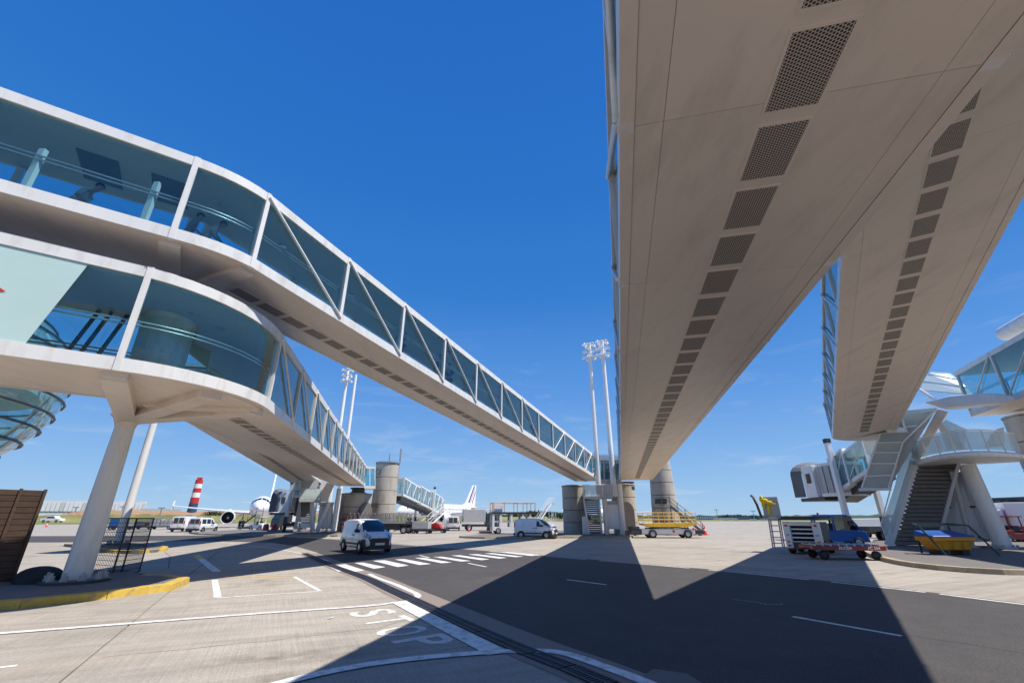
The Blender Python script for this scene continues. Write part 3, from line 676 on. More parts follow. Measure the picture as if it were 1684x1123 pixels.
# lens-shaped soffit under bay is closed by panels back to the column
sf = MB(); ring = [lpt(3+k, .2, 'b', .0) for k in range(0, 11)]
back = [lpt(13, 3.2, 'b', 0), Vector((q.x+.1, q.y+.45, 5.3)), Vector((q.x-.42, q.y-.1, 5.25)), lpt(3, 3.2, 'b', 0)]
sf.extr([Vector((v.x, v.y, 4.875)) for v in ring+back], (0, 0, .09)); obj('soffit_panel', sf, SOFFIT, t)
ic = MB(); ic.lathe((lpt(6.8, 2.35, 'b', 0).x, lpt(6.8, 2.35, 'b', 0).y, 0), [(.62, 5.14), (.62, 7.16)], 32)
icl = obj('column_drum', ic, WHITE, None, loc=lpt(6.8, 2.35, 'b', .26)); tag(icl, 'pale round drum standing inside the curved glass bay', 'column')
q2 = gp(193, 895, .15)
t = thing('round_column', 'thinner white round column on the small rear island', 'column', (q2.x, q2.y, .15))
obj('shaft', MB().lathe((q2.x, q2.y, 0), [(.26, .17), (.26, 1), (.215, 9.2)], 32), WHITE, t); bolt_base(t, (q2.x, q2.y, 0), .26, .165)

# ------------------------------------------------------------------ concrete piers
def pier(label, c, r, h, rb=None, ring=1.25, arch=None, sign=None):
    rb = rb or r; t = thing('concrete_pier', label, 'pier', (c[0], c[1], 0)); n_ = max(1, round(h/ring)); hh = h/n_
    for k in range(n_):
        z0, z1 = k*hh, (k+1)*hh; ra = rb+(r-rb)*k/n_; rc = rb+(r-rb)*(k+1)/n_
        obj('concrete_ring', MB().lathe((c[0], c[1], 0), [(ra-.05, z0+.02), (ra, z0+.045), (rc, z1-.045), (rc-.05, z1-.02)], 40), PIER, t)
    obj('core', MB().lathe((c[0], c[1], 0), [(rb-.08, 0), (r-.08, h)], 32), JOINT, t)
    obj('cap_slab', MB().lathe((c[0], c[1], 0), [(r-.02, h), (r+.05, h+.002), (r+.05, h+.10), (r-.1, h+.14), (0, h+.14)], 40), PIER, t)
    if arch:
        a, w, ha = arch; d = Vector((math.sin(a), math.cos(a), 0)); s_ = Vector((d.y, -d.x, 0)); cc_ = Vector((c[0], c[1], 0))+d*(rb*.55)
        poly = [cc_-s_*w/2, cc_+s_*w/2]+[cc_+s_*w/2*math.cos(x*math.pi/12)+Vector((0,0,ha-w/2*1.3+w/2*1.3*math.sin(x*math.pi/12))) for x in range(13)]
        obj('arch_shade_plug', MB().extr(poly, d*(rb*.5+.02)), SHADE, t)  # solid dark plug, the shade of the arch notch painted as colour
    return t
def toward(px): q = pd(px, 860, 1); return math.atan2(-q.x, -q.y)
g = at_ground(946, 54.5, 0); pier('short concrete pier left of the centre stairs', g, 1.35, 5.15, ring=1.2)
g = at_ground(1029, 53.5, 0); pier('short concrete pier with arched recess right of the centre stairs', g, 1.32, 5.15, ring=1.2, arch=(toward(1029)-.15, 1.6, 3.4))
g = at_ground(1096, 58.5, 0); tp = pier('tall tapered concrete pier behind the yellow lift platform', g, 1.22, pd(1090, 754, 58.5).z, 1.62, ring=1.5)
m = MB(); ex(m, [(1077,820),(1096.5,820),(1096.5,828),(1077,828)], 56.75, .25); obj('wall_plate', m, STEELD, tp)
g = at_ground(581, 63, 0); pier('short concrete pier under the end of the lower walkway', g, 1.85, pd(581, 813, 63).z, ring=1.3, arch=(toward(581)-.75, 2.0, 3.6))
g = at_ground(628, 64.5, 0); tp2 = pier('tall concrete pier with antennas above the baggage trailer', g, 1.50, pd(633, 764, 64.5).z, 1.62, ring=1.55)
h_ = pd(633, 764, 64.5).z
obj('roof_rim', MB().lathe((g.x, g.y, 0), [(1.62, h_+.14), (1.62, h_+.30), (1.5, h_+.32), (0, h_+.32)], 32), STEEL, tp2)
m = MB(); p = pd(640, 760, 64.5); m.tube([(p.x, p.y, h_), (p.x, p.y, h_+1.5)], .05, 6); m.box((p.x, p.y, h_+1.0), (.18, .15, .9))
obj('antenna', m, GREYP, tp2); m = MB(); p = pd(657, 770, 64.2); m.tube([(p.x, p.y, h_-2.2), (p.x, p.y, h_+2.2)], .035, 6); m.box((p.x, p.y, h_+1.3), (.26, .16, 1.7)); m.tube([(p.x-.7, p.y, h_-1.6), (p.x, p.y, h_-1.6)], .03, 6)
obj('antenna', m, GREYP, tp2)
m = MB(); p = pd(622, 776, 62.9); m.lathe(p, [(.28, -.02), (.34, -.02), (.34, .02), (.28, .02), (.28,-.02)], 20, axis='Y', caps=False); obj('cable_loop', m, RUB, tp2)
m = MB(); ex(m, [(610,827),(622,827),(622,834),(610,834)], 62.7, .25); obj('wall_plate', m, STEELD, tp2)
g = at_ground(1800, 43, 0); pier('dark concrete pier cut off by the right edge', g, 1.9, pd(1660, 690, 43).z, 1.9, ring=1.5)

# ------------------------------------------------------------------ floodlight masts
def mast(label, px_b, px_t, py_t, D, r=.30, r2=.2, heads=True, zb=0):
    b = at_ground(px_b, D, zb); tz = pd(px_t, py_t, D).z
    t = thing('floodlight_mast', label, 'light mast', b)
    obj('pole', MB().tube([b, (b.x, b.y, tz)], r, 14, r2=r2), WHITEC, t)
    if heads:
        for k, z in enumerate((tz-.15, tz-.95, tz-1.75)):
            rr = .60; ring = MB(); ring.tube([(b.x+rr*math.cos(a*math.pi/10), b.y+rr*math.sin(a*math.pi/10), z) for a in range(21)], .035, 6, caps=False)
            for a in range(4): ring.tube([(b.x, b.y, z), (b.x+rr*math.cos(a*math.pi/2+.3), b.y+rr*math.sin(a*math.pi/2+.3), z)], .04, 5)
            obj('lamp_ring', ring, WHITEC, t)
            for a in range(4 if k < 2 else 5):
                an = a*math.pi*2/(4 if k < 2 else 5)+k*.7+.4; c = (b.x+(rr+.12)*math.cos(an), b.y+(rr+.12)*math.sin(an), z-.05)
                m = MB(); m.box(c, (.26, .34, .24), rz=an, ry=.5); f = obj('floodlight', m, WHITEC, t, bevel=.03)
                m = MB(); m.box((c[0]+math.cos(an)*.12, c[1]+math.sin(an)*.12, c[2]-.12), (.03, .28, .18), rz=an, ry=.9); obj('lens', m, HILENS, f)
    return t
mast('tall white floodlight mast left of the pair by the centre tower', 989, 970, 565, 50.0, zb=pd(985,815.5,50).z)
mast('tall white floodlight mast right of the pair, beside the near walkway', 1014, 996, 560, 50.0, zb=pd(985,815.5,50).z)
mast('white floodlight mast seen between the two left walkways', 536, 562, 606, 66, .36)
mast('white mast standing just right of the other one between the left walkways', 552, 582, 616, 69, .36, heads=False)

# ------------------------------------------------------------------ stair towers
def treads(t, x0t, x1t, yt, x0b, x1b, yb, D, n, depth=.9, D2=None):
    """open flight seen from its underside: each riser board its own piece; top leans toward D2"""
    D2 = D2 or D
    for k in range(n):
        f0, f1 = (k+.08)/n, (k+.92)/n; m = MB(); Dk = D2+(D-D2)*f0
        poly = [(x0t+(x0b-x0t)*f0, yt+(yb-yt)*f0), (x1t+(x1b-x1t)*f0, yt+(yb-yt)*f0), (x1t+(x1b-x1t)*f1, yt+(yb-yt)*f1), (x0t+(x0b-x0t)*f1, yt+(yb-yt)*f1)]
        ex(m, poly, Dk, .30); obj('stair_step', m, SHADE, t)
def stairs_common(): pass
# centre tower
D = 50.2
t = thing('stair_tower', 'white stair tower with landing at the foot of the centre masts', 'stair tower', at_ground(985, D, .15))
treads(t, 961.5, 984, 821, 969.5, 989, 877, D, 16, D2=50.8)
for a, b, w in (((960,819),(969,878),.16),((985,819),(990,878),.16)):
    obj('stringer', MB().bar(pd(*a, D-.15), pd(*b, D-.15), .12, .35), WHITE, t)
m = MB(); ex(m, [(958.5,815.5),(1009,814),(1009,818.5),(960,820)], D-.9, 2.6); obj('landing_slab', m, GREYP, t, bevel=.02)
for a, b in ((959,969),(970,979.5),(980.5,990),(991,1008)):
    m = MB(); ex(m, [(a,798),(b,797.5),(b,814.3),(a,815)], D-.8, .03); obj('balustrade_panel', m, G_CLEAR if a < 980 else GREYP, t)
m = MB(); m.tube([pd(958.5,797,D-.8), pd(1010,796.4,D-.8)], .035, 6)
for x in (958.5, 969.6, 980, 990.5, 1009): m.tube([pd(x,797,D-.8), pd(x,815,D-.8)], .03, 6)
obj('balustrade_rail', m, WHITEC, t)
for a, b, r_ in (((1018,796),(1027,878),.30),((994,820),(995,878),.26)):
    p = pd(*a, D+.2); obj('leg', MB().tube([(p.x, p.y, .15), (p.x, p.y, p.z)], r_, 14), WHITE, t)
    for k in range(6): 
        an = k*math.pi/3; obj('anchor_bolt', MB().lathe((p.x+(r_+.13)*math.cos(an), p.y+(r_+.13)*math.sin(an), 0), [(.06,.15),(.06,.3)], 6), GREYP, t)
m = MB(); ex(m, [(985,756),(1017,756),(1019,792),(986,792)], D+1.0, .06); obj('lobby_glass', m, G_TEAL, t)
m = MB(); ex(m, [(984,748),(1022,748),(1022,757),(984,756.5)], D+.6, 3.5); obj('lobby_roof', m, WHITEC, t)
m = MB(); ex(m, [(984,788),(1022,788),(1022,800),(984,796)], D+.6, 3.5); obj('lobby_floor', m, GREYP, t)
m = MB(); ex(m, [(988,757),(1018,757),(1018,790),(988,790)], D+3.4, .1); obj('lobby_wall', m, SHADE, t)  # dark panel added behind the glass, dimness of the interior put into its colour
for x in (986, 993, 1008, 1019):
    m = MB(); ex(m, [(x-.8,756),(x+.8,756),(x+1.2,790),(x-.4,790)], D+.85, .12); obj('lobby_mullion', m, WHITE, t)
m = MB(); ex(m, [(1007,786),(1012,784),(1016,815),(1011,818)], D-.5, .25); obj('inclined_brace', m, WHITE, t)
m = MB(); m.lathe(pd(1030, 800, 53.3), [(.9,-.35),(.9,.0),(.75,.02),(.75,.32),(.9,.35),(.9,.5)], 18); obj('pivot_bearing', m, STEELD, t)
t = thing('equipment_cabinet', 'tall white equipment cabinet under the centre tower landing', 'cabinet', at_ground(1009, D, .15))
m = MB(); ex(m, [(996,829),(1020,829),(1021.5,870),(997,870)], D+.35, 1.5); obj('body', m, WHITE, t, bevel=.02)
for a, b in ((998.3,1003.8),(1004.4,1011),(1011.6,1018.5)):
    m = MB(); ex(m, [(a,831.5),(b,831.5),(b+1,868),(a+1,868)], D+.31, .05); obj('door_panel', m, WHITEC, t, bevel=.01)
m = MB(); ex(m, [(994,823.5),(1021,823.5),(1021,829),(994,829)], D+.3, 1.6); obj('top_beam', m, GREYP, t)
m = MB(); ex(m, [(957,849),(966,848),(967.5,878),(958,878)], D+.2, .8); wb = obj('meter_box', m, WHITE, None, loc=at_ground(962, D, .15)); tag(wb, 'narrow grey box left of the centre stairs', 'cabinet')
# far left tower
D = 60.2
t = thing('stair_tower', 'far left stair tower under the end of the far walkway', 'stair tower', at_ground(512, D, .15))
treads(t, 494, 511, 825, 494.5, 512, 860, D, 12, D2=60.6)
m = MB(); ex(m, [(494,860),(511,860),(511.5,867.5),(494.5,867.5)], D-.3, .05); obj('gate_panel', m, WHITEC, t)
m = MB(); m.tube([pd(490,858,D-.6), pd(490,874,D-.6)], .03, 5); m.tube([pd(490,859,D-.6), pd(517,859,D-.6)], .03, 5); m.tube([pd(517,859,D-.6), pd(517,874,D-.6)], .03, 5); m.tube([pd(490,867,D-.6), pd(517,867,D-.6)], .025, 5); obj('guard_rail', m, WHITEC, t)
m = MB(); ex(m, [(491.5,820),(528,820.5),(528,825),(492,825)], D-.9, 3.4); obj('landing_slab', m, GREYP, t)
for a, b in ((493,501),(501.6,509.5),(510,518),(518.6,527)):
    m = MB(); ex(m, [(a,803.5),(b+2,803.5),(b,820),(a,820)], D-.8, .03); obj('balustrade_panel', m, G_CLEAR, t)
m = MB(); ex(m, [(493,806),(532,804),(526,819),(493,819.5)], D-.5, .06); obj('curved_screen', m, WHITE, t)
m = MB(); ex(m, [(492.5,790),(524,789),(524,803),(492.5,803)], D+.2, .15); obj('lobby_wall', m, GREYP, t); m = MB(); ex(m, [(492.5,790),(494.5,790),(494,822),(492,822)], D-.2, .3); obj('lobby_post', m, WHITE, t)
m = MB(); ex(m, [(528,790),(550,797),(538,824),(526,824)], D-.3, 1.4); obj('stair_flank', m, SOFFIT, t)
m = MB(); ex(m, [(491.5,824),(495,824),(494.5,874),(482,874)], D+.1, .9); obj('leg', m, GREYP, t)
for a, b in (((541,826),(521,874)),((558,803),(547,874)),((513,826),(514,874))):
    obj('leg', MB().tube([pd(*a, D+.2), pd(*b, D+.2)], .26, 12), WHITE, t)
t = thing('equipment_cabinet', 'grey double door cabinet beneath the far left stair tower', 'cabinet', at_ground(535, D, .15))
m = MB(); ex(m, [(526,829),(548,829),(546,869),(521,869)], D+.5, 1.6); obj('body', m, GREYP, t, bevel=.02)
for a, b in ((526,532),(532.6,539),(539.6,546)):
    m = MB(); ex(m, [(a,832),(b,832),(b-2,867),(a-2.6,867)], D+.46, .05); obj('door_panel', m, WHITE, t)
m = MB(); ex(m, [(524,825.5),(550,825.5),(549.5,829.5),(523,829.5)], D+.4, 1.7); obj('top_beam', m, SOFFIT, t)
# vestibule joining the lower walkway to the tall pier
t = thing('glass_vestibule', 'small teal glass vestibule between the lower walkway end and the tall pier', 'vestibule', pd(608, 801, 60.2))
for y0, y1 in ((766.5,770),(798.5,803)):
    m = MB(); ex(m, [(599,y0),(617.5,y0+.5),(617.5,y1+.3),(599,y1)], 60.0, 2.9); obj('floor_slab' if y0 > 780 else 'roof_slab', m, WHITEC, t)
for a, b in ((600.5,608),(608.6,616)):
    m = MB(); ex(m, [(a,770),(b,770),(b,798.5),(a,798.5)], 60.1, .03); obj('glass_pane', m, G_TEAL, t); m = MB(); ex(m, [(a,770),(b,770),(b,798.5),(a,798.5)], 62.6, .03); obj('glass_pane', m, G_TEAL, t)
for x in (599.8, 608.3, 616.8):
    m = MB(); ex(m, [(x-.7,769.5),(x+.7,769.5),(x+.7,799),(x-.7,799)], 60.0, .14); obj('mullion', m, WHITEC, t)
m = MB(); m.lathe(pd(589, 808, 62.3), [(1.0,-.45),(1.0,-.1),(.8,-.08),(.8,.25),(1.0,.3),(1.0,.45)], 18); obj('pivot_bearing', m, STEELD, t)
# right hand tower ------------------------------------------------------
D = 39.5
t = thing('stair_tower', 'large white stair tower on the right with curved balcony and glazed flight', 'stair tower', at_ground(1500, D, .15))
treads(t, 1509, 1576, 763, 1470, 1540, 896, D, 20, D2=40.6)
obj('stringer', MB().bar(pd(1504,758,D-.2), pd(1461,897,D-.9), .16, .42), WHITE, t); obj('stringer', MB().bar(pd(1577,760,D+.4), pd(1541,899,D-.3), .12, .16), GREYP, t)
obj('stair_shade_plate', MB().hexa([pd(1512,765,41.6),pd(1576,765,41.6),pd(1576,765,41.65),pd(1512,765,41.65)],[pd(1474,896,40.5),pd(1541,896,40.5),pd(1541,896,40.6),pd(1474,896,40.6)]), DARK, t)  # black sheet behind the steps, painted shade between the treads
# glazed side screen beside the flight
scr = [((1489,711),(1505,758),(1493,797),(1472,797)),((1472,797),(1493,797),(1478,845),(1456,845)),((1456,845),(1478,845),(1463,893),(1449,862))]
for poly in scr: m = MB(); ex(m, list(poly), D-.9, .03); obj('screen_panel', m, G_CLEAR, t)
m = MB(); m.tube([pd(1489,711,D-.95), pd(1449,862,D-.95), pd(1460,893,D-.95)], .035, 6); m.tube([pd(1489,711,D-.95), pd(1505,757,D-.95)], .035, 6); obj('screen_frame', m, WHITEC, t)
# upper covered flight: seven translucent panels each side
FL = [(1417,803),(1424,783),(1430.5,762),(1437,744),(1443,728),(1451,705),(1458,679)]; FR = [(1461,803),(1468,781),(1475,762),(1480,744),(1485,727),(1508,700),(1541,672)]
for k in range(6):
    a, b = FL[k], FL[k+1]; c, d = FR[k+1], FR[k]; dd_ = 38.0-.15*k
    m = MB(); m.hexa([pd(a[0]+.8,a[1]-1,dd_), pd(d[0]-.8,d[1]-1,dd_), pd(d[0]-.8,d[1]-1,dd_+.03), pd(a[0]+.8,a[1]-1,dd_+.03)], [pd(b[0]+.8,b[1]+1,dd_-.15), pd(c[0]-.8,c[1]+1,dd_-.15), pd(c[0]-.8,c[1]+1,dd_-.12), pd(b[0]+.8,b[1]+1,dd_-.12)])
    obj('flight_panel', m, G_POLY, t)
    obj('panel_rib', MB().bar(pd(*a, dd_-.03), pd(*d, dd_-.03), .09, .07), WHITEC, t)
obj('panel_rib', MB().bar(pd(*FL[6], 37.1), pd(*FR[6], 37.1), .07, .10), WHITEC, t)
obj('flight_edge', MB().tube([pd(*FL[0], 38), pd(*FL[3], 37.5), pd(*FL[6], 37.1)], .06, 6), WHITEC, t); obj('flight_edge', MB().tube([pd(*FR[0], 38), pd(*FR[4], 37.4), pd(1500,712,37.3), pd(*FR[6], 37.1)], .06, 6), WHITEC, t)
m = MB(); m.hexa([pd(1419,803,38.2), pd(1461,803,38.2), pd(1461,803,39.8), pd(1419,803,39.8)], [pd(1460,684,37.3), pd(1538,676,37.3), pd(1538,676,38.9), pd(1460,684,38.9)]); obj('upper_flight', m, GREYP, t)
obj('flight_sill', MB().bar(pd(1412,805,38.1), pd(1466,804,38.1), .5, .14), WHITE, t)
# inclined main strut
m = MB(); m.extr([pd(1542,672,38.6), pd(1560,676,38.6), pd(1512,757,39), pd(1498,752,39)], away(1530,720,.7)); obj('main_strut', m, SOFFIT, t, bevel=.03)
# roof panels above the strut
RP = [((1516,654),(1536,615),(1570,617)),((1536,615),)]
rl = [(1513,641),(1518,627),(1526,615),(1532,611)]; rr_ = [(1602,650),(1590,637),(1577,625),(1562,613)]
for k in range(3):
    m = MB(); m.extr([pd(*rl[k],39.0+.5*k), pd(*rr_[k],39.0+.5*k), pd(*rr_[k+1],39.5+.5*k), pd(*rl[k+1],39.5+.5*k)], (0,0,-.04)); obj('roof_panel', m, G_POLY, t)
    obj('panel_rib', MB().bar(pd(*rl[k],39.0+.5*k), pd(*rr_[k],39.0+.5*k), .08, .08), WHITEC, t)
obj('roof_edge', MB().tube([pd(*p_, 38.9) for p_ in ((1512,641),(1530,652),(1548,664),(1560,667))], .10, 8), WHITEC, t)
# thin curved canopy
m = MB(); top = [(1520,661),(1560,651),(1610,646),(1645,647),(1664,651),(1668,656),(1655,661),(1620,664),(1590,668),(1556,670)]
m.extr([pd(x_, y_, 36.6-(x_-1520)*.022) for i_, (x_, y_) in enumerate(top)], away(1600,660,.9)); obj('canopy', m, WHITE, t, bevel=.05)
# curved balcony
cb = pd(1583, 752, 38.0); n_b = 14; ar = []; zb_l = pd(1583, 742, 36.0).z
a_, b_, c_ = pd(1507,757,38.6), pd(1590,757,34.9), pd(1679,741,38.6)
def bez(t_): 
    e1 = Vector((a_.x, a_.y)); e2 = Vector((c_.x, c_.y)); mm = Vector((b_.x, b_.y))*2-(e1+e2)/2; return e1*(1-t_)**2+mm*2*t_*(1-t_)+e2*t_*t_
edge = [bez(k/n_b) for k in range(n_b+1)]; zt_ = a_.z-.05
bk = [edge[-1]+Vector(away(1679,700,3)[:2]), edge[0]+Vector(away(1507,700,3)[:2])]
obj('balcony_slab', MB().prism([(p.x, p.y) for p in edge+bk], zt_-.16, zt_), WHITE, t)
obj('balcony_edge', MB().tube([(p.x, p.y, zt_-.12) for p in edge], .17, 10), WHITE, t)
for k in range(0, n_b, 2):
    m = MB()
    for j in (k, k+1):
        p, q = edge[j], edge[j+1]; m.extr([(p.x, p.y, zt_+.12), (q.x, q.y, zt_+.12), (q.x, q.y, zt_+1.12), (p.x, p.y, zt_+1.12)], (0, .02, 0))
    obj('balustrade_panel', m, G_CLEAR, t)
    p = edge[k]; obj('balustrade_post', MB().tube([(p.x, p.y, zt_), (p.x, p.y, zt_+1.2)], .035, 6), WHITEC, t)
obj('balustrade_rail', MB().tube([(p.x, p.y, zt_+1.18) for p in edge], .035, 6), WHITEC, t)
# rear screens and sunlit board on the balcony
m = MB(); ex(m, [(1542,700),(1556,690),(1590,706),(1586,737),(1560,742)], 38.6, .04); obj('screen_panel', m, G_CLEAR, t)
m = MB(); m.extr([pd(1618,736,37.4), pd(1652,734,37.4), pd(1651,702,37.4), pd(1640,705,37.4), pd(1628,716,37.4)], away(1630,720,.08)); obj('white_board', m, WHITEC, t)
m = MB(); m.extr([pd(1540,700,38.4), pd(1548,696,38.4), pd(1590,738,38.4), pd(1580,741,38.4)], away(1550,700,.15)); obj('stair_flank', m, SOFFIT, t)
for a, b in (((1541,716),(1549,741)),((1571,729),(1560,742))): obj('brace', MB().tube([pd(*a, 38.3), pd(*b, 38.3)], .06, 6), WHITEC, t)
# legs
for a, b, r_ in (((1590,764),(1650,899),.42),((1566,775),(1598,897),.14)):
    pa, pb = pd(*a, D+.8), pd(*b, D+.8); pb.z = .16; obj('leg', MB().tube([pa, pb], r_, 16), WHITE if r_ > .3 else GREYP, t)
    obj('leg_foot', MB().lathe((pb.x, pb.y, 0), [(r_+.28,.15),(r_+.28,.22),(r_+.05,.24)], 18), STEEL, t)
    if r_ > .3:
        for k in range(8): an = k*math.pi/4; obj('anchor_bolt', MB().lathe((pb.x+(r_+.17)*math.cos(an), pb.y+(r_+.17)*math.sin(an), 0), [(.07,.22),(.07,.36)], 6), GREYP, t)
t = thing('equipment_cabinet', 'large white cabinet with hinged doors behind the yellow bin', 'cabinet', at_ground(1600, D, .15))
m = MB(); ex(m, [(1566,776),(1592,775),(1634,890),(1540,892)], D+1.4, 2.4); obj('body', m, WHITE, t, bevel=.02)
for q_ in ([(1568,797),(1583,796),(1612,868),(1572,868)], [(1585,796),(1597,796),(1631,868),(1615,868)]):
    m = MB(); ex(m, q_, D+1.36, .05); obj('door_panel', m, WHITEC, t, bevel=.01)
for x_, y_ in ((1562,834),(1597,833),(1602,833)): obj('door_handle', MB().lathe(pd(x_, y_, D+1.3), [(.06,-.03),(.06,.03)], 8, axis='Y'), STEELD, t)
# ------------------------------------------------------------------ vehicles
class Fr:
    def __init__(s, pos, az, k=1.0): s.o = Vector((pos[0], pos[1], pos[2] if len(pos) > 2 else 0)); s.rz = R(90)-R(az); s.k = k; s.M = Matrix.Translation(s.o) @ Matrix.Rotation(s.rz, 4, 'Z') @ Matrix.Scale(k, 4)
    def p(s, x, y, z): return s.M @ Vector((x, y, z))
    def box(s, mb, x0, x1, y0, y1, z0, z1, mi=0):
        return mb.hexa([s.p(x0,y0,z0), s.p(x1,y0,z0), s.p(x1,y1,z0), s.p(x0,y1,z0)], [s.p(x0,y0,z1), s.p(x1,y0,z1), s.p(x1,y1,z1), s.p(x0,y1,z1)], mi)
    def tube(s, mb, pts, r, n=6): return mb.tube([s.p(*q) for q in pts], r*s.k, n)
    def poly(s, mb, pts, y0, y1): # side-view polygon extruded across
        a = [s.p(x, y0, z) for x, z in pts]; return mb.extr(a, s.p(0, y1, 0)-s.p(0, y0, 0))
    def wheel(s, t, x, y, r, w, rim=None, name='wheel'):
        out = 1 if y > 0 else -1; m = MB(); rr = r
        prof = [(rr*.62,-w/2), (rr*.92,-w/2), (rr,-w*.38), (rr,w*.38), (rr*.92,w/2), (rr*.62,w/2)]; n = 24; vs_ = []
        for pr, h in prof:
            for k in range(n): a = 2*math.pi*k/n; vs_.append(s.p(x+math.cos(a)*pr, y+h*out, r+math.sin(a)*pr))
        fs = [(i*n+k, i*n+(k+1) % n, (i+1)*n+(k+1) % n, (i+1)*n+k) for i in range(5) for k in range(n)]
        m.add(vs_, fs, 0, True); tyre = obj(name, m, RUB, t)
        m = MB(); ring = [s.p(x+math.cos(2*math.pi*k/16)*rr*.63, y+w*.34*out, r+math.sin(2*math.pi*k/16)*rr*.63) for k in range(16)]
        ring2 = [s.p(x+math.cos(2*math.pi*k/16)*rr*.25, y+w*.44*out, r+math.sin(2*math.pi*k/16)*rr*.25) for k in range(16)]
        m.add(ring+ring2, [(k, (k+1) % 16, 16+(k+1) % 16, 16+k) for k in range(16)]+[tuple(range(16, 32))], 0); obj('rim', m, rim or STEEL, tyre)
        return tyre
def van(label, pos, az, kind='small', group='white vans on the apron', k=1.0, plate_txt=None, beacon=False):
    f = Fr(pos, az, k); t = thing('delivery_van', label, 'van', pos, group)
    if kind == 'small':      # short-nosed city van, 3.9 m
        SEC = [(-1.93,.42,.80,1.50,.70,.74,.62),(-1.90,.30,.92,1.62,.76,.80,.66),(-1.5,.26,.98,1.70,.78,.84,.68),(-.6,.24,1.0,1.72,.79,.84,.69),(.15,.24,1.0,1.71,.79,.84,.68),(.55,.24,1.0,1.62,.79,.84,.64),(.95,.24,1.0,1.34,.79,.83,.66),(1.28,.24,.98,1.07,.79,.82,.70),(1.62,.26,.88,.95,.76,.78,.66),(1.84,.30,.70,.78,.68,.70,.56),(1.93,.36,.55,.62,.58,.60,.45)]
        wr = .30; wx = (-1.22, 1.22); W = .84; wind = (.45, 1.26, 1.64, 1.06, .56, .70); tr = 1.0
        sidew = [(.30,.98,1.04,1.48,1.12)]; rear_x = -1.93; top = 1.55
    elif kind == 'long':     # medium panel van, 4.8 m
        SEC = [(-2.4,.45,.95,1.78,.80,.85,.72),(-2.37,.32,1.05,1.90,.86,.92,.78),(-1.8,.28,1.12,1.95,.88,.95,.80),(0,.26,1.12,1.97,.88,.95,.80),(.9,.26,1.12,1.93,.88,.95,.78),(1.3,.26,1.12,1.70,.88,.94,.76),(1.7,.26,1.1,1.28,.88,.93,.78),(2.05,.28,1.0,1.10,.86,.90,.74),(2.32,.32,.80,.90,.78,.82,.62),(2.4,.4,.6,.7,.66,.7,.5)]
        wr = .33; wx = (-1.45, 1.5); W = .95; wind = (.98, 1.66, 1.86, 1.28, .66, .80); tr = 1; sidew = [(.6,1.25,1.16,1.70,1.25)]; rear_x = -2.4; top = 1.8
    else:                    # glazed family van, 4.1 m
        SEC = [(-2.0,.42,.85,1.62,.72,.76,.66),(-1.97,.30,.95,1.74,.78,.82,.70),(-1.5,.26,1.0,1.80,.80,.84,.71),(-.3,.24,1.02,1.82,.80,.84,.71),(.4,.24,1.02,1.76,.80,.84,.70),(.8,.24,1.02,1.45,.80,.84,.70),(1.15,.24,1.0,1.12,.80,.83,.70),(1.6,.26,.9,.98,.78,.80,.66),(1.9,.30,.72,.8,.70,.72,.56),(2.0,.36,.55,.62,.6,.62,.45)]
        wr = .31; wx = (-1.3, 1.28); W = .84; wind = (.45, 1.12, 1.72, 1.10, .6, .70); tr = 1; sidew = [(.1,.72,1.06,1.55,1.2),(-.78,-.02,1.06,1.60,1.2),(-1.72,-.92,1.06,1.60,1.2)]; rear_x = -2.0; top = 1.65
    def ring(sc):
        x, zb, zs, zr, wb, ww, wt_ = sc; zm = (zs+zb)/2
        half = [(0, zb), (wb*.8, zb), (wb, zb+.08), (ww*.99, zm), (ww, zs-.03), (ww-.03, zs+.03), (wt_+(ww-wt_)*.35, zs+(zr-zs)*.62), (wt_, zr-.07), (wt_-.10, zr-.015), (0, zr+.015)]
        return half
    rings = [ring(s_) for s_ in SEC]; nr = len(rings[0]); vs_ = []
    for s_, rg in zip(SEC, rings):
        for y, z in rg: vs_.append(f.p(s_[0], y, z))
        for y, z in reversed(rg[1:-1]): vs_.append(f.p(s_[0], -y, z))
    m_ = 2*nr-2; fs = []
    for i in range(len(SEC)-1):
        for q in range(m_): fs.append((i*m_+q, i*m_+(q+1) % m_, (i+1)*m_+(q+1) % m_, (i+1)*m_+q))
    fs.append(tuple(range(m_))); fs.append(tuple((len(SEC)-1)*m_+q for q in range(m_)))
    b = MB(); b.add(vs_, fs, 0, True); body = obj('body', b, mat('van_white', (.78,.79,.80), .22, coat=.6), t)
    me = body.data
    es = body.modifiers.new('edges', 'EDGE_SPLIT'); es.split_angle = R(38)
    def hw(x, z):
        for i in range(len(SEC)-1):
            if SEC[i][0] <= x <= SEC[i+1][0]:
                fx = (x-SEC[i][0])/(SEC[i+1][0]-SEC[i][0]); o_ = []
                for rg in (rings[i], rings[i+1]):
                    for (y0, z0), (y1, z1) in zip(rg[1:], rg[2:]):
                        if z0 <= z <= z1: o_.append(y0+(y1-y0)*(z-z0)/max(1e-5, z1-z0)); break
                    else: o_.append(rg[-2][0])
                return o_[0]*(1-fx)+o_[1]*fx
        return .6
    def sidepanel(x0, x1, z0, z1, sgn, slant=None, off=.012, th=.01, nx=4, nz=3):
        m = MB(); grid = []
        for j in range(nz+1):
            z = z0+(z1-z0)*j/nz; xe = x1 if slant is None or z < slant[1] else x1-(z-slant[1])*slant[0]
            for i in range(nx+1):
                x = x0+(xe-x0)*i/nx; grid.append(f.p(x, sgn*(hw(x, z)+off), z))
        fs_ = [(j*(nx+1)+i, j*(nx+1)+i+1, (j+1)*(nx+1)+i+1, (j+1)*(nx+1)+i) for j in range(nz) for i in range(nx)]
        return m.add(grid, fs_, 0, True)
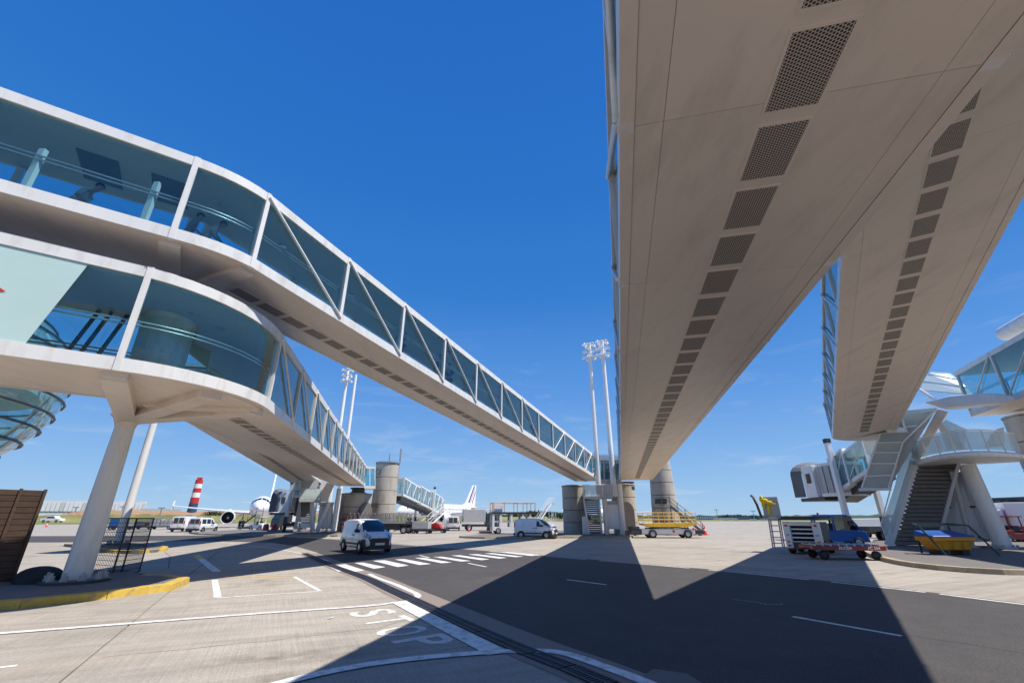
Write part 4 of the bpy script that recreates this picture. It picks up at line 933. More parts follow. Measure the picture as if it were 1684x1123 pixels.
    for sg in (1, -1):
        for (x0, x1, z0, z1, sl) in sidew: obj('side_window', sidepanel(x0, x1, z0, z1, sg, (1.05, sl) if x1 > .5 else None), G_VEHD, t)
        obj('sill_strip', sidepanel(wx[0]+wr+.1, wx[1]-wr-.1, .42, .52, sg, off=.02), PLAST, t)
        for xg in (.18 if kind != 'long' else .45, (1.02 if kind != 'long' else 1.4)):
            obj('door_gap', sidepanel(xg, xg+.012, .36, 1.02, sg, off=.006, nx=1, nz=5), PLAST, t)
        obj('door_gap', sidepanel(-1.0 if kind != 'long' else -.75, (-1.0 if kind != 'long' else -.75)+.012, .36, top-.08, sg, off=.006, nx=1, nz=5), PLAST, t)
        for xh in (.26, .03): obj('door_handle', sidepanel(xh, xh+.10, .86, .96, sg, off=.03, nx=1, nz=1), PLAST, t)
        for x in wx:
            m = MB(); cx_, yy = x, sg*(W-.012); n = 20
            pts = [f.p(cx_+math.cos(math.pi*k_/n)*(wr+.075), yy+sg*.018, wr+math.sin(math.pi*k_/n)*(wr+.075)) for k_ in range(n+1)]
            m.add(pts+[f.p(cx_-(wr+.075), yy+sg*.018, .20), f.p(cx_+(wr+.075), yy+sg*.018, .20)], [tuple(range(n+3))]); obj('wheel_arch', m, PLAST, t)
            f.wheel(t, x, sg*(W-.06), wr, .19, STEEL)
        m = MB(); xm = sidew[0][1]-.22; f.box(m, xm-.08, xm+.08, sg*(W-.02) if sg > 0 else -(W+.17), (W+.17) if sg > 0 else -(W-.02), 1.03, 1.20); obj('wing_mirror', m, PLAST, t, bevel=.02)
        # rear lamps
        m = MB(); f.box(m, rear_x-.008, rear_x+.06, sg*.66 if sg > 0 else -.79, .79 if sg > 0 else -.66, .92, 1.38); obj('tail_lamp', m, RLENS, t)
        # headlamps
        xf = SEC[-2][0]; m = MB()
        hl = [f.p(xf-.42, sg*.765, 1.0), f.p(xf-.22, sg*.62, .98), f.p(xf-.0, sg*.46, .80), f.p(xf+.02, sg*.60, .73), f.p(xf-.22, sg*.775, .78)]
        m.extr(hl, f.p(.05, sg*.05, .05)-f.p(0,0,0)); obj('headlight', m, HILENS, t)
    # windscreen
    x1_, x0_, zt2, zb2, w1, w0_ = wind[0], wind[1], wind[2], wind[3], wind[4], wind[5]
    g = []; nx = 6; nz = 4
    for j in range(nz+1):
        v = j/nz; x = x0_+(x1_-x0_)*v; z = zb2+(zt2-zb2)*v; w = w0_+(w1-w0_)*v; bulge = .06*math.sin(math.pi*v)
        for i in range(nx+1):
            u = 2*i/nx-1; g.append(f.p(x+.07+bulge-.14*u*u, w*u, z+.03+bulge*.6-.02*u*u))
    m = MB(); m.add(g, [(j*(nx+1)+i, j*(nx+1)+i+1, (j+1)*(nx+1)+i+1, (j+1)*(nx+1)+i) for j in range(nz) for i in range(nx)], 0, True); obj('windscreen', m, G_VEHD, t)
    # bumper, grille, plate
    xb = SEC[-1][0]; m = MB(); 
    bpts = [(xb-.50, W+.0), (xb-.18, W-.10), (xb+.02, W-.32), (xb+.05, 0), (xb+.02, -(W-.32)), (xb-.18, -(W-.10)), (xb-.50, -(W+.0))]
    m.extr([f.p(x, y, .20) for x, y in bpts], f.p(0,0,.52)-f.p(0,0,0)); obj('front_bumper', m, PLAST, t, bevel=.03)
    m = MB(); f.box(m, xb+.045, xb+.065, -.26, .26, .42, .53); obj('number_plate', m, PLATE, t)
    m = MB(); f.box(m, xb-.10, xb+.0, -.44, .44, .725, .76); obj('grille', m, PLAST, t)
    m = MB(); m.lathe((0,0,0), [(.001,-.01),(.075,-.01),(.075,.01),(.001,.01)], 8, axis='X'); m.v = [tuple(f.p(xb-.03+v[0], v[1], .80+v[2]*.8)) for v in m.v]; obj('nose_badge', m, STEEL, t)
    m = MB(); f.box(m, rear_x-.07, rear_x+.05, -(W-.06), W-.06, .26, .50); obj('rear_bumper', m, PLAST, t, bevel=.03)
    m = MB()
    for sg in (1,-1): 
        y0, y1 = (.06, .60) if sg > 0 else (-.60, -.06)
        f.box(m, rear_x-.014, rear_x+.01, y0, y1, 1.06, top-.02)
    obj('rear_window', m, G_VEHD, t)
    m = MB(); f.box(m, rear_x-.02, rear_x+.01, -.006, .006, .5, top); obj('door_gap', m, PLAST, t)
    m = MB(); f.box(m, rear_x-.02, rear_x+.01, -.42, -.10, .62, .72); obj('number_plate', m, PLATEY, t)
    if beacon:
        m = MB(); f.box(m, .1, .3, -.45, .45, SEC[3][3]+.02, SEC[3][3]+.12); obj('roof_bar', m, PLAST, t)
    return t, f
G_VEHD = mat('dark_vehicle_glass', (.015,.022,.026), .04, spec=.9)
_, f1 = van('small white van with dark front bumper driving on the road towards the camera', (-8.35, 27.6, .034), 141)
_, f2 = van('small white van in side view beside the centre stair tower', gp(882, 885), 112)
for f_, sg in ((f1, -1), (f2, -1)):
    m = MB(); 
    for k_, (a, b) in enumerate(((-.62,-.50),(-.46,-.34),(-.30,-.14))): f_.box(m, a, b, sg*.858 if sg > 0 else -.858, sg*.85 if sg > 0 else -.85, 1.12-.02*k_, 1.18)
_, f3 = van('white panel van parked far left with its rear doors to the camera', gp(303, 873.5), -12, 'long', beacon=True)
_, f4 = van('white glazed van parked just right of the panel van, far left', gp(333, 875), 0, 'glazed', beacon=True)
_, f5 = van('white van seen from the rear in front of the distant engine', gp(745, 872), -6, 'long')

def cart(label, cat, name, pos, az, L_, W_, zd, deck_m, wheels=2, wr=.25, drawbar=True, group=None):
    t = thing(name, label, cat, pos, group); f = Fr(pos, az)
    m = MB(); f.box(m, -L_/2, L_/2, -W_/2, W_/2, zd-.12, zd); obj('deck', m, deck_m, t, bevel=.01)
    m = MB(); f.box(m, -L_/2+.1, L_/2-.1, -W_/4, -W_/4+.1, zd-.26, zd-.12); f.box(m, -L_/2+.1, L_/2-.1, W_/4-.1, W_/4, zd-.26, zd-.12); obj('chassis', m, STEELD, t)
    for x in ([-L_/2+.45, L_/2-.45] if wheels == 2 else [-L_/2+.4, 0, L_/2-.4]):
        for y in (-W_/2+.12, W_/2-.12): f.wheel(t, x, y, wr, .16)
    if drawbar: m = MB(); f.tube(m, [(L_/2,0,zd-.2),(L_/2+1.1,0,.32)], .04); obj('drawbar', m, STEELD, t)
    return t, f
def cage(t, f, x0, x1, y0, y1, z0, z1, m_, n=7, name='side_rail', hoops=False):
    for y in (y0, y1):
        m = MB(); f.tube(m, [(x0,y,z1),(x1,y,z1)], .03); f.tube(m, [(x0,y,(z0+z1)/2),(x1,y,(z0+z1)/2)], .022)
        for k in range(n+1): x = x0+(x1-x0)*k/n; f.tube(m, [(x,y,z0),(x,y,z1)], .025)
        obj(name, m, m_, t)
    for x in (x0, x1):
        m = MB(); f.tube(m, [(x,y0,z1),(x,y1,z1)], .03); f.tube(m, [(x,y0,(z0+z1)/2),(x,y1,(z0+z1)/2)], .022); obj('end_rail', m, m_, t)

HOODS = mat('worn_steel', (.16,.16,.165), .5, .3)
# long cage trailer behind the driving van
pos = gp(625, 877); pos.x -= .5
t, f = cart('long black baggage trailer with hooped steel rails, behind the driving van', 'trailer', 'baggage_trailer', pos, 95, 8.2, 2.2, 1.15, PLAST, 3, .42, False)
for k in range(16):
    x = -3.9+k*.52; m = MB()
    for y in (-1.05, 1.05): f.tube(m, [(x,y,1.15),(x,y,2.15),(x+.08,y,2.28),(x+.3,y,2.28),(x+.38,y,2.15),(x+.38,y,1.15)], .045, 5)
    obj('rail_hoop', m, HOODS, t)
m = MB(); f.box(m, -3.9, 3.9, -1.1, -1.05, 1.15, 1.38); f.box(m, -3.9, 3.9, 1.05, 1.1, 1.15, 1.38); obj('side_board', m, STEEL, t)
m = MB(); f.box(m, -4.0, 3.2, -.9, .9, .45, 1.03); obj('under_box', m, PLAST, t)
m = MB(); f.box(m, -4.05, -2.6, -1.0, -.8, 1.4, 1.75); sb = obj('red_board', m, RED, t)
# dolly cluster under the jet bridge
pos = gp(694, 877); t, f = cart('low dolly with a grey container behind the driving van', 'dolly', 'container_dolly', pos, 96, 2.6, 1.6, .5, STEELD, 2, .2)
m = MB(); f.box(m, -1.1, .9, -.7, .7, .52, 1.35); obj('container', m, GREYP, t, bevel=.03)
pos = gp(717, 876); t, f = cart('low dolly loaded with a red sack beneath the jet bridge', 'dolly', 'baggage_dolly', pos, 96, 2.8, 1.5, .5, STEELD, 2, .2)
m = MB(); f.poly(m, [(-.9,.5),(-.6,1.05),(0,1.25),(.5,1.0),(.8,.5)], -.5, .5); obj('red_sack', m, RED, t, bevel=.08)
pos = gp(672, 876); m = MB(); f = Fr(pos, 95); f.box(m, -.5, .5, -.5, .5, 0, 1.25); f.box(m, -.54, .54, -.54, .54, 1.25, 1.32); o = obj('waste_bin', m, PLAST, None, loc=pos, bevel=.03); tag(o, 'black upright bin between the trailer and the dollies', 'bin')
def tractor(label, pos, az, m_, group=None):
    t = thing('tow_tractor', label, 'tractor', pos, group); f = Fr(pos, az)
    m = MB(); f.poly(m, [(-1.3,.3),(-1.3,.9),(-.3,.95),(-.2,.75),(.3,.75),(.35,1.0),(1.25,.85),(1.35,.3)], -.65, .65); obj('body', m, m_, t, bevel=.04)
    m = MB(); [f.tube(m, [(x,y,.8),(x*.9,y,1.85)], .04) for x in (-.35,.5) for y in (-.58,.58)]; f.box(m, -.5, .62, -.66, .66, 1.85, 1.92); obj('canopy', m, m_, t)
    m = MB(); f.box(m, -.25, .15, -.4, .4, .75, 1.25); obj('seat', m, PLAST, t)
    for x in (-.85,.85):
        for y in (-.6,.6): f.wheel(t, x, y, .32, .2)
    return t
tractor('dark tow tractor with canopy parked under the jet bridge', gp(706, 873), 100, STEELD)
# mobile passenger steps under jet bridge
def steps(label, pos, az, h, L_, w, m_, n=12, rail_h=1.0, name='passenger_steps', base=True, group=None):
    t = thing(name, label, 'steps', pos, group); f = Fr(pos, az)
    for y in (-w/2, w/2):
        m = MB(); m.bar(f.p(-L_/2,y,.35), f.p(L_/2,y,h), .06, .22); obj('stringer', m, m_, t)
        m = MB(); f.tube(m, [(-L_/2,y,.35+rail_h),(L_/2,y,h+rail_h),(L_/2+.9,y,h+rail_h)], .028); f.tube(m, [(-L_/2,y,.35+rail_h*.5),(L_/2,y,h+rail_h*.5),(L_/2+.9,y,h+rail_h*.5)], .02)
        for k in range(5): x = -L_/2+L_*k/4; z = .35+(h-.35)*k/4; f.tube(m, [(x,y,z),(x,y,z+rail_h)], .022)
        f.tube(m, [(L_/2+.9,y,h),(L_/2+.9,y,h+rail_h)], .025); obj('handrail', m, m_, t)
        m = MB()
        f.tube(m, [(L_/2,y,h),(L_/2,y,.3)], .035); f.tube(m, [(L_/2+.9,y,h),(L_/2+.9,y,.3)], .035); f.tube(m, [(0,y,h/2),(L_/2+.9,y,.35)], .025); f.tube(m, [(L_/2,y,h*.6),(L_/2+.9,y,.35)], .022); f.tube(m, [(L_/2,y,.4),(L_/2+.9,y,h*.6)], .022); obj('frame', m, m_, t)
    for k in range(n):
        x = -L_/2+L_*(k+.5)/n; z = .35+(h-.35)*(k+.5)/n; m = MB(); f.box(m, x-.14, x+.14, -w/2, w/2, z-.02, z+.02); obj('step', m, STEEL, t)
    m = MB(); f.box(m, L_/2, L_/2+.95, -w/2, w/2, h-.05, h); obj('platform', m, STEEL, t)
    if base:
        m = MB(); f.box(m, -L_/2, L_/2+.9, -w/2-.1, w/2+.1, .28, .42); obj('base_frame', m, m_, t)
        for x in (-L_/2+.3, L_/2+.7):
            for y in (-w/2-.1, w/2+.1): f.wheel(t, x, y, .18, .1)
    return t
steps('white passenger stairs rising under the jet bridge near the tail aircraft', gp(712, 873), 35, 2.6, 3.6, 1.1, WHITEC)
steps('tall silver maintenance steps behind the yellow lift platform', gp(1132, 880), 284, 3.0, 3.0, .9, HOODS, name='maintenance_steps')
steps('taller pale maintenance steps standing behind the others by the tall pier', gp(1118, 872), 275, 3.9, 2.2, .9, HOODS, name='maintenance_steps')
steps('slim silver maintenance steps far behind the side-view van', gp(893, 868), 60, 4.2, 3.4, .9, WHITEC, name='maintenance_steps')
steps('black and silver steps standing before the airliner nose', gp(403, 872), 60, 2.2, 2.0, .8, STEELD, name='maintenance_steps')

# yellow railed lift platform
pos = gp(1098, 884); t = thing('lift_platform', 'white and yellow lift platform truck with railed deck beside the tall pier', 'lift truck', pos); f = Fr(pos, 92)
m = MB(); f.poly(m, [(-2.6,.35),(-2.6,.80),(2.2,.80),(2.4,.65),(2.4,.35)], -.85, .85); obj('chassis', m, WHITEC, t, bevel=.03)
for x in (-1.6, 1.7):
    for y in (-.85,.85): f.wheel(t, x, y, .38, .25)
m = MB(); f.box(m, 2.4, 3.3, -.6, .6, .35, .7); f.box(m, -3.9,-2.6,-.7,.7,.28,.62); f.box(m, -3.6,-2.7,-.5,.5,.62,1.0); obj('end_unit', m, STEELD, t, bevel=.03)
m = MB()
for y in (-.7,.7):
    f.tube(m, [(-1.9,y,.85),(1.9,y,1.12)], .06); f.tube(m, [(-1.9,y,1.12),(1.9,y,.85)], .06)
obj('scissor_arm', m, STEELD, t)
m = MB(); f.poly(m, [(-2.4,1.15),(-2.4,1.28),(2.6,1.36),(2.6,1.15),(1.6,.98),(-1.6,.98)], -1.0, 1.0); obj('deck', m, YEL, t)
for y in (-.98,.98):
    m = MB()
    for z in (1.62, 1.95, 2.25): f.tube(m, [(-2.4,y,z),(2.6,y,z)], .028)
    for k in range(6): x = -2.4+k; f.tube(m, [(x,y,1.25),(x,y,2.25)], .03)
    obj('guard_rail', m, YEL, t)
for x in (-2.4, 2.6):
    m = MB()
    for z in (1.62,1.95,2.25): f.tube(m, [(x,-.98,z),(x,.98,z)], .028)
    obj('guard_rail', m, YEL, t)
m = MB(); f.box(m, .3,.5,-.87,-.855,.5,.68); obj('red_marking', m, RED, t)
for px_, py_ in ((1129,877),(1143,879)):
    pos = gp(px_, py_); o = obj('red_canister', MB().lathe(pos, [(.20,0),(.22,.05),(.22,.62),(.14,.72),(.05,.74)], 16), RED, None, loc=pos); tag(o, 'red canister beside the lift platform, ' + ('left one' if px_ < 1135 else 'right one'), 'canister')

def cone(label, px_, py_, h=.7, m_=None):
    pos = gp(px_, py_); t = thing('traffic_cone', label, 'cone', pos, 'traffic cones on the apron'); m = MB(); m.lathe(pos, [(h*.22,.03),(h*.04,h)], 14); obj('cone_body', m, m_ or OLENS2, t)
    m = MB(); m.box((pos.x, pos.y, .02), (h*.62, h*.62, .04)); obj('cone_foot', m, m_ or OLENS2, t)
    m = MB(); m.lathe(pos, [(h*.155,h*.42),(h*.115,h*.62)], 14, caps=False); obj('white_band', m, WHITEC, t)
OLENS2 = mat('cone_orange_red', (.75,.07,.03), .5)
cone('orange cone standing alone on the apron at far left beyond the brown wall', 76, 866, .9)
cone('orange cone nearest the yellow platform on its right', 1160, 879, 1.0); cone('orange cone farther right of the yellow platform', 1157, 872, 1.0)
cone('small orange cone lying in front of the tail aircraft', 771, 874, .7); cone('orange cone beside the grey service truck', 802, 872, .9)
for px_, n_ in ((436, 'left'), (450, 'right')):
    pos = gp(px_, 874); o = obj('red_barrier', MB().lathe(pos, [(.45,0),(.42,.1),(.36,.75),(.30,.95),(.10,1.0)], 16), RED, None, loc=pos); tag(o, n_+' one of two red plastic barriers before the far stair tower', 'barrier', 'red barriers by the far tower')

# white high loader, left of the side-view van
pos = gp(840, 877); t = thing('cargo_loader', 'white cargo high loader with orange rails left of the side-view van', 'cargo loader', pos); f = Fr(pos, 80)
m = MB(); f.box(m, -2.4, 2.4, -1.2, 1.2, .35, .75); obj('chassis', m, WHITEC, t, bevel=.03)
for x in (-2.3,-1.4,-.1,1.3,2.2):
    m = MB(); f.box(m, x-.12, x+.12, -1.2, -1.0, .75, 2.2); f.box(m, x-.12, x+.12, 1.0, 1.2, .75, 2.2); obj('frame_post', m, WHITEC, t)
m = MB(); f.box(m, -2.3, 2.3, -1.15, 1.15, 1.25, 1.45); obj('lower_deck', m, GREYP, t); m = MB(); f.box(m, -2.5, 2.9, -1.25, 1.25, 2.2, 2.42); obj('upper_deck', m, STEELD, t)
m = MB(); f.box(m, -2.2, -1.2, -1.0, 1.0, 2.45, 3.4); obj('operator_cab', m, WHITEC, t)
for x in (-2.4, -1.0, .6, 1.8, 2.8):
    m = MB()
    for y in (-1.2,1.2): f.tube(m, [(x,y,2.42),(x,y,3.5)], .05)
    f.tube(m, [(x,-1.2,3.45),(x,1.2,3.45)], .04); obj('guard_rail', m, ORA, t)
m = MB(); f.tube(m, [(-2.4,-1.2,3.45),(2.8,-1.2,3.45)], .04); f.tube(m, [(-2.4,1.2,3.45),(2.8,1.2,3.45)], .04); obj('guard_rail', m, ORA, t)
for x in (-1.7, 1.7):
    for y in (-1.1,1.1): f.wheel(t, x, y, .34, .25)
m = MB(); f.box(m, -3.8,-2.4,-.9,.9,.10,.28); obj('front_ramp', m, STEELD, t)
# grey service truck
def truck(label, pos, az, L_, cabm, boxm, zb=1.2, zt=2.9, cat='truck'):
    t = thing('service_truck', label, cat, pos); f = Fr(pos, az)
    m = MB(); f.box(m, -L_/2, L_/2, -1.0, 1.0, .55, .85); obj('chassis', m, STEELD, t)
    m = MB(); f.poly(m, [(L_/2-1.8,.5),(L_/2-1.8,2.4),(L_/2-.5,2.4),(L_/2-.05,1.5),(L_/2,.5)], -1.1, 1.1); obj('cab', m, cabm, t, bevel=.06)
    for y in (-1.11, 1.102): m = MB(); f.poly(m, [(L_/2-1.5,1.45),(L_/2-1.5,2.2),(L_/2-.62,2.2),(L_/2-.3,1.45)], y, y+.01); obj('side_window', m, G_VEHD, t)
    m = MB(); m.add([f.p(L_/2-.04,-.95,1.56), f.p(L_/2-.04,.95,1.56), f.p(L_/2-.44,.95,2.33), f.p(L_/2-.44,-.95,2.33)], [(0,1,2,3)]); obj('windscreen', m, G_VEHD, t)
    m = MB(); f.box(m, -L_/2, L_/2-1.95, -1.15, 1.15, zb, zt); obj('cargo_box', m, boxm, t, bevel=.03)
    for x in (-L_/2+.9, L_/2-.9):
        for y in (-1.0,1.0): f.wheel(t, x, y, .45, .3)
    return t, f
truck('grey service truck with dark cab on the apron before the trees', gp(789, 872), 78, 5.2, STEELD, GREYP)
truck('dark service truck parked behind the far left stair tower', gp(476, 872), 215, 5.0, STEELD, WHITEC, zt=2.4)
truck('white van-bodied truck cut by the right edge beyond the leg', gp(1688, 893), 290, 6.0, WHITEC, WHITEC)
tractor('white pushback tractor in front of the airliner nose', gp(425, 872), 110, WHITEC)
tractor('small red tow tractor at the right edge behind the columns', gp(1672, 894), 280, DRED)
# left background carts
t, f = cart('blue and grey baggage cart behind the columns at left', 'cart', 'baggage_cart', gp(197, 871), 70, 3.0, 1.5, .55, STEELD)
m = MB(); f.poly(m, [(-1.4,.56),(-1.3,1.7),(-.2,1.75),(.1,.9),(.1,.56)], -.7, .7); obj('tarpaulin', m, BLUE, t, bevel=.05); m = MB(); f.box(m, .2, 1.4, -.7, .7, .56, 1.2); obj('container', m, GREYP, t)
t, f = cart('silver baggage cart left of the parked white vans', 'cart', 'baggage_cart', gp(265, 870), 80, 3.6, 1.6, .6, STEEL)
cage(t, f, -1.7, 1.7, -.75, .75, .6, 1.75, STEEL, 6); m = MB(); f.box(m, -1.6, 0, -.7, .7, .62, 1.55); f.box(m, .1, 1.6, -.7, .7, .62, 1.4); obj('container', m, GREYP, t)
t, f = cart('low dark dolly between the blue cart and the silver cart', 'cart', 'baggage_dolly', gp(236, 870), 80, 3.2, 1.6, .55, STEELD); m = MB(); f.box(m, -1.4, .2, -.7, .7, .56, 1.2); obj('container', m, STEEL, t); m = MB(); f.box(m, .4, 1.5, -.7, .7, .56, .95); obj('brown_crate', m, BROWN, t)
# near loader with yellow jacket
pos = gp(1337, 909); t = thing('container_loader', 'white container loader with dark conveyor deck and yellow jacket on its panel', 'cargo loader', pos); f = Fr(pos, 222)
fx = Fr(pos, 222)
m = MB(); fx.box(m, -1.6, 1.6, -.85, .85, .30, .62); obj('chassis', m, STEELD, t)
for sg in (-1, 1):
    m = MB(); y0, y1 = (.52, .86) if sg > 0 else (-.86, -.52); fx.poly(m, [(1.35,.28),(1.35,1.62),(1.72,1.62),(1.72,.28)], y0, y1); obj('front_tower', m, WHITEC, t, bevel=.03)
    for z, mm in ((1.42, RLENS), (.95, GREYP), (.62, OLENS), (.42, RLENS)):
        m = MB(); yc = sg*.69; fx.box(m, 1.72, 1.735, yc-.07, yc+.07, z-.05, z+.05); obj('marker_lamp', m, mm, t)
m = MB(); fx.box(m, 1.42, 1.72, -.52, .52, 1.42, 1.62); obj('top_beam', m, WHITEC, t)
for z in (.62, .83, 1.04, 1.25): m = MB(); fx.box(m, 1.5, 1.6, -.52, .52, z-.04, z+.03); obj('ladder_rung', m, WHITEC, t)
m = MB(); fx.box(m, 1.38, 1.44, -.52, .52, .3, 1.42); obj('dark_backing', m, DARK, t)
m = MB(); fx.box(m, -2.4, 1.9, -.95, .95, 1.70, 1.80); obj('conveyor_frame', m, STEELD, t)
m = MB(); fx.box(m, -2.3, 1.95, -.8, .8, 1.80, 1.88); obj('conveyor_belt', m, mat('belt_purple', (.05,.035,.07), .7), t)
m = MB(); fx.box(m, -1.2, 1.1, -.8, .8, .62, 1.6); obj('engine_box', m, STEELD, t)
for x in (-1.0, 1.0):
    for y in (-.75, .75): fx.wheel(t, x, y, .34, .26)
tx = text_obj('fleet_number', '90905', .20, STEELD, t, (0,0,0), (0,0,0)); tx.matrix_world = Matrix.Identity(4)
Mx = fx.M @ Matrix.Translation((1.728, 0, 1.52)) @ Matrix.Rotation(R(90), 4, 'Z') @ Matrix.Rotation(R(90), 4, 'X')
for v in tx.data.vertices: v.co = Mx @ v.co - wpos(t)
# side stairs and control stand at its left
lf = fx; m = MB()
ys = -1.15
for (a, b) in (((1.3,ys,.25),(1.0,ys,1.85)), ((.9,ys,.25),(.6,ys,1.85)), ((1.3,ys-.5,.25),(1.0,ys-.5,1.85)), ((.9,ys-.5,.25),(.6,ys-.5,1.85))): lf.tube(m, [a, b], .035)
for z in (.5,.8,1.1,1.4,1.7): lf.tube(m, [(1.3-.19*(z-.25),ys,z),(1.3-.19*(z-.25),ys-.5,z)], .03)
obj('access_ladder', m, STEEL, t)
m = MB(); lf.box(m, .2, 1.3, -1.95, -.9, 1.72, 1.80); obj('operator_platform', m, GREYP, t)
m = MB(); lf.box(m, .9, 1.0, -1.85, -.98, 1.85, 2.95); obj('control_panel', m, GREYP, t, bevel=.02)
m = MB(); lf.tube(m, [(1.2,-1.95,1.8),(1.25,-2.05,2.5),(1.2,-2.2,2.95),(1.1,-2.32,3.05)], .07); obj('guard_arm', m, BROWN, t)
jm = MB(); 
import itertools
for (y_, z_, a_, b_, c_) in ((-2.2,2.82,.07,.10,.22),(-2.02,2.72,.09,.16,.14),(-1.80,2.62,.08,.15,.12),(-2.15,2.5,.07,.09,.20),(-1.9,2.32,.07,.09,.20),(-1.6,2.55,.06,.11,.09),(-1.92,2.1,.05,.07,.14)):
    n_ = 10; vs_ = []; fs_ = []
    for i in range(n_+1):
        th = math.pi*i/n_
        for k in range(n_):
            ph = 2*math.pi*k/n_; w_ = 1+.12*math.sin(3*ph+i); vs_.append(lf.p(1.04+a_*math.sin(th)*math.cos(ph)*w_, y_+.38+b_*math.sin(th)*math.sin(ph)*w_, z_+c_*math.cos(th)))
    for i in range(n_):
        for k in range(n_): fs_.append((i*n_+k, i*n_+(k+1) % n_, (i+1)*n_+(k+1) % n_, (i+1)*n_+k))
    jm.add(vs_, fs_, 0, True)
jo = obj('yellow_jacket', jm, mat('yellow_cloth', (.85,.62,.02), .8), None, loc=lf.p(1.0,-1.9,2.6)); tag(jo, 'yellow work jacket hung on the control panel of the white loader', 'jacket')
# blue tug
pos = gp(1383, 898); t = thing('belt_tug', 'blue enclosed airport tug parked behind the red dolly', 'tug', pos); f = Fr(pos, 116)
m = MB(); f.poly(m, [(-1.5,.32),(-1.5,1.0),(.2,1.02),(1.45,.98),(1.62,.32)], -.78, .78); obj('body', m, BLUE, t, bevel=.04)
for a, b in (((-1.35,.98),(-1.25,1.92)), ((-.25,1.0),(-.2,1.95)), ((1.28,.98),(.72,1.92))):
    m = MB(); [m.bar(f.p(a[0],y,a[1]), f.p(b[0],y,b[1]), .10, .08) for y in (-.72,.72)]; obj('cab_pillar', m, BLUE, t)
m = MB(); f.poly(m, [(-1.35,1.90),(-1.3,2.0),(.6,2.02),(.85,1.90)], -.76, .76); obj('cab_roof', m, BLUE, t, bevel=.03)
m = MB(); f.box(m, -.5, -.1, -.5, .5, .98, 1.45); obj('seat', m, PLAST, t)
m = MB(); m.add([f.p(1.26,-.68,1.0), f.p(1.26,.68,1.0), f.p(.76,.68,1.9), f.p(.76,-.68,1.9)], [(0,1,2,3)]); obj('windscreen', m, G_VEH, t)
for y in (-.75, .75): m = MB(); m.add([f.p(-.2,y,1.04), f.p(1.2,y,1.04), f.p(.72,y,1.88), f.p(-.17,y,1.88)], [(0,1,2,3)]); obj('side_window', m, G_VEH, t)
for x in (-1.0, .95):
    for y in (-.74,.74): f.wheel(t, x, y, .30, .2)
m = MB(); m.lathe(f.p(-.9, 0, 2.0), [(.07,0),(.07,.12),(.02,.15)], 10); obj('beacon', m, RLENS, t)
# red dolly
pos = gp(1385, 919); t = thing('red_dolly', 'dark red flat dolly with white lettering in front of the blue tug', 'dolly', pos); f = Fr(pos, 99)
m = MB(); f.box(m, -1.5, 1.6, -.75, .75, .42, .60); obj('deck_frame', m, DRED, t, bevel=.01)
for k in range(9): m = MB(); f.tube(m, [(-1.35+k*.34,-.7,.63),(-1.35+k*.34,.7,.63)], .035, 8); obj('roller', m, STEEL, t)
for x in (-1.0, 1.2):
    for y in (-.6,.6): f.wheel(t, x, y, .20, .13, PLAST)
m = MB(); f.tube(m, [(-1.5,0,.45),(-2.3,0,.42)], .05); obj('drawbar', m, DRED, t)
for x in (-1.52, 1.62): m = MB(); m.lathe(f.p(x,-.70,.52), [(.05,-.04),(.05,.05)], 10); obj('marker_lamp', m, OLENS, t)
for tx_, xx in (('ALYZIA', -.1), ('PC 504', 1.1)):
    o = text_obj('painted_lettering', tx_, .17, PLATE, t, (0,0,0), (0,0,0), bold=.004); Mx = f.M @ Matrix.Translation((xx, -.753, .51)) @ Matrix.Rotation(R(90), 4, 'X')
    for v in o.data.vertices: v.co = Mx @ v.co - wpos(t)
# boat-like container cart behind tug
t, f = cart('white container on a dark dolly behind the blue tug', 'dolly', 'container_dolly', gp(1438, 884), 95, 3.6, 1.6, .6, STEELD, 3, .24)
m = MB(); f.poly(m, [(-1.5,.62),(-1.9,1.7),(1.9,1.75),(1.3,.62)], -.75, .75); c_ = obj('container', m, WHITEC, t, bevel=.03)
# yellow bin with blue lid and the steel frame round it
pos = gp(1562, 911, .17); t = thing('grit_bin', 'orange yellow plastic bin with blue lid in front of the stairs', 'bin', pos); f = Fr(pos, 92)
m = MB(); b0 = [f.p(-.72,-.40,.20), f.p(.78,-.40,.20), f.p(.78,.40,.20), f.p(-.72,.40,.20)]; b1 = [f.p(-.98,-.55,.78), f.p(.92,-.55,.78), f.p(.92,.55,.78), f.p(-.98,.55,.78)]; m.hexa(b0, b1); obj('body', m, ORA, t, bevel=.04)
for x in (-.45, .05, .5): m = MB(); m.hexa([f.p(x-.14,-.47,.22), f.p(x+.14,-.47,.22), f.p(x+.14,-.38,.22), f.p(x-.14,-.38,.22)], [f.p(x-.14,-.52,.60), f.p(x+.14,-.52,.60), f.p(x+.14,-.45,.60), f.p(x-.14,-.45,.60)]); obj('body_rib', m, ORA, t, bevel=.02)
for x in (-.5, .5): m = MB(); f.box(m, x-.16, x+.16, -.36, .36, .0, .20); obj('bin_foot', m, PLAST, t)
m = MB(); f.box(m, -1.0, .95, -.58, .58, .60, .80); obj('rim', m, ORA, t, bevel=.03)
m = MB(); m.hexa([f.p(-1.03,-.62,.80), f.p(1.0,-.62,.80), f.p(1.0,.62,.80), f.p(-1.03,.62,.80)], [f.p(-1.0,-.58,.84), f.p(.96,-.58,.84), f.p(.85,.58,1.06), f.p(-.9,.58,1.06)]); obj('lid', m, BLUEL, t, bevel=.02)
t = thing('steel_frame', 'dark green steel pipe frame standing around the yellow bin', 'frame', pos); GRN = mat('dark_green_paint', (.03,.06,.06), .5, var=.15)
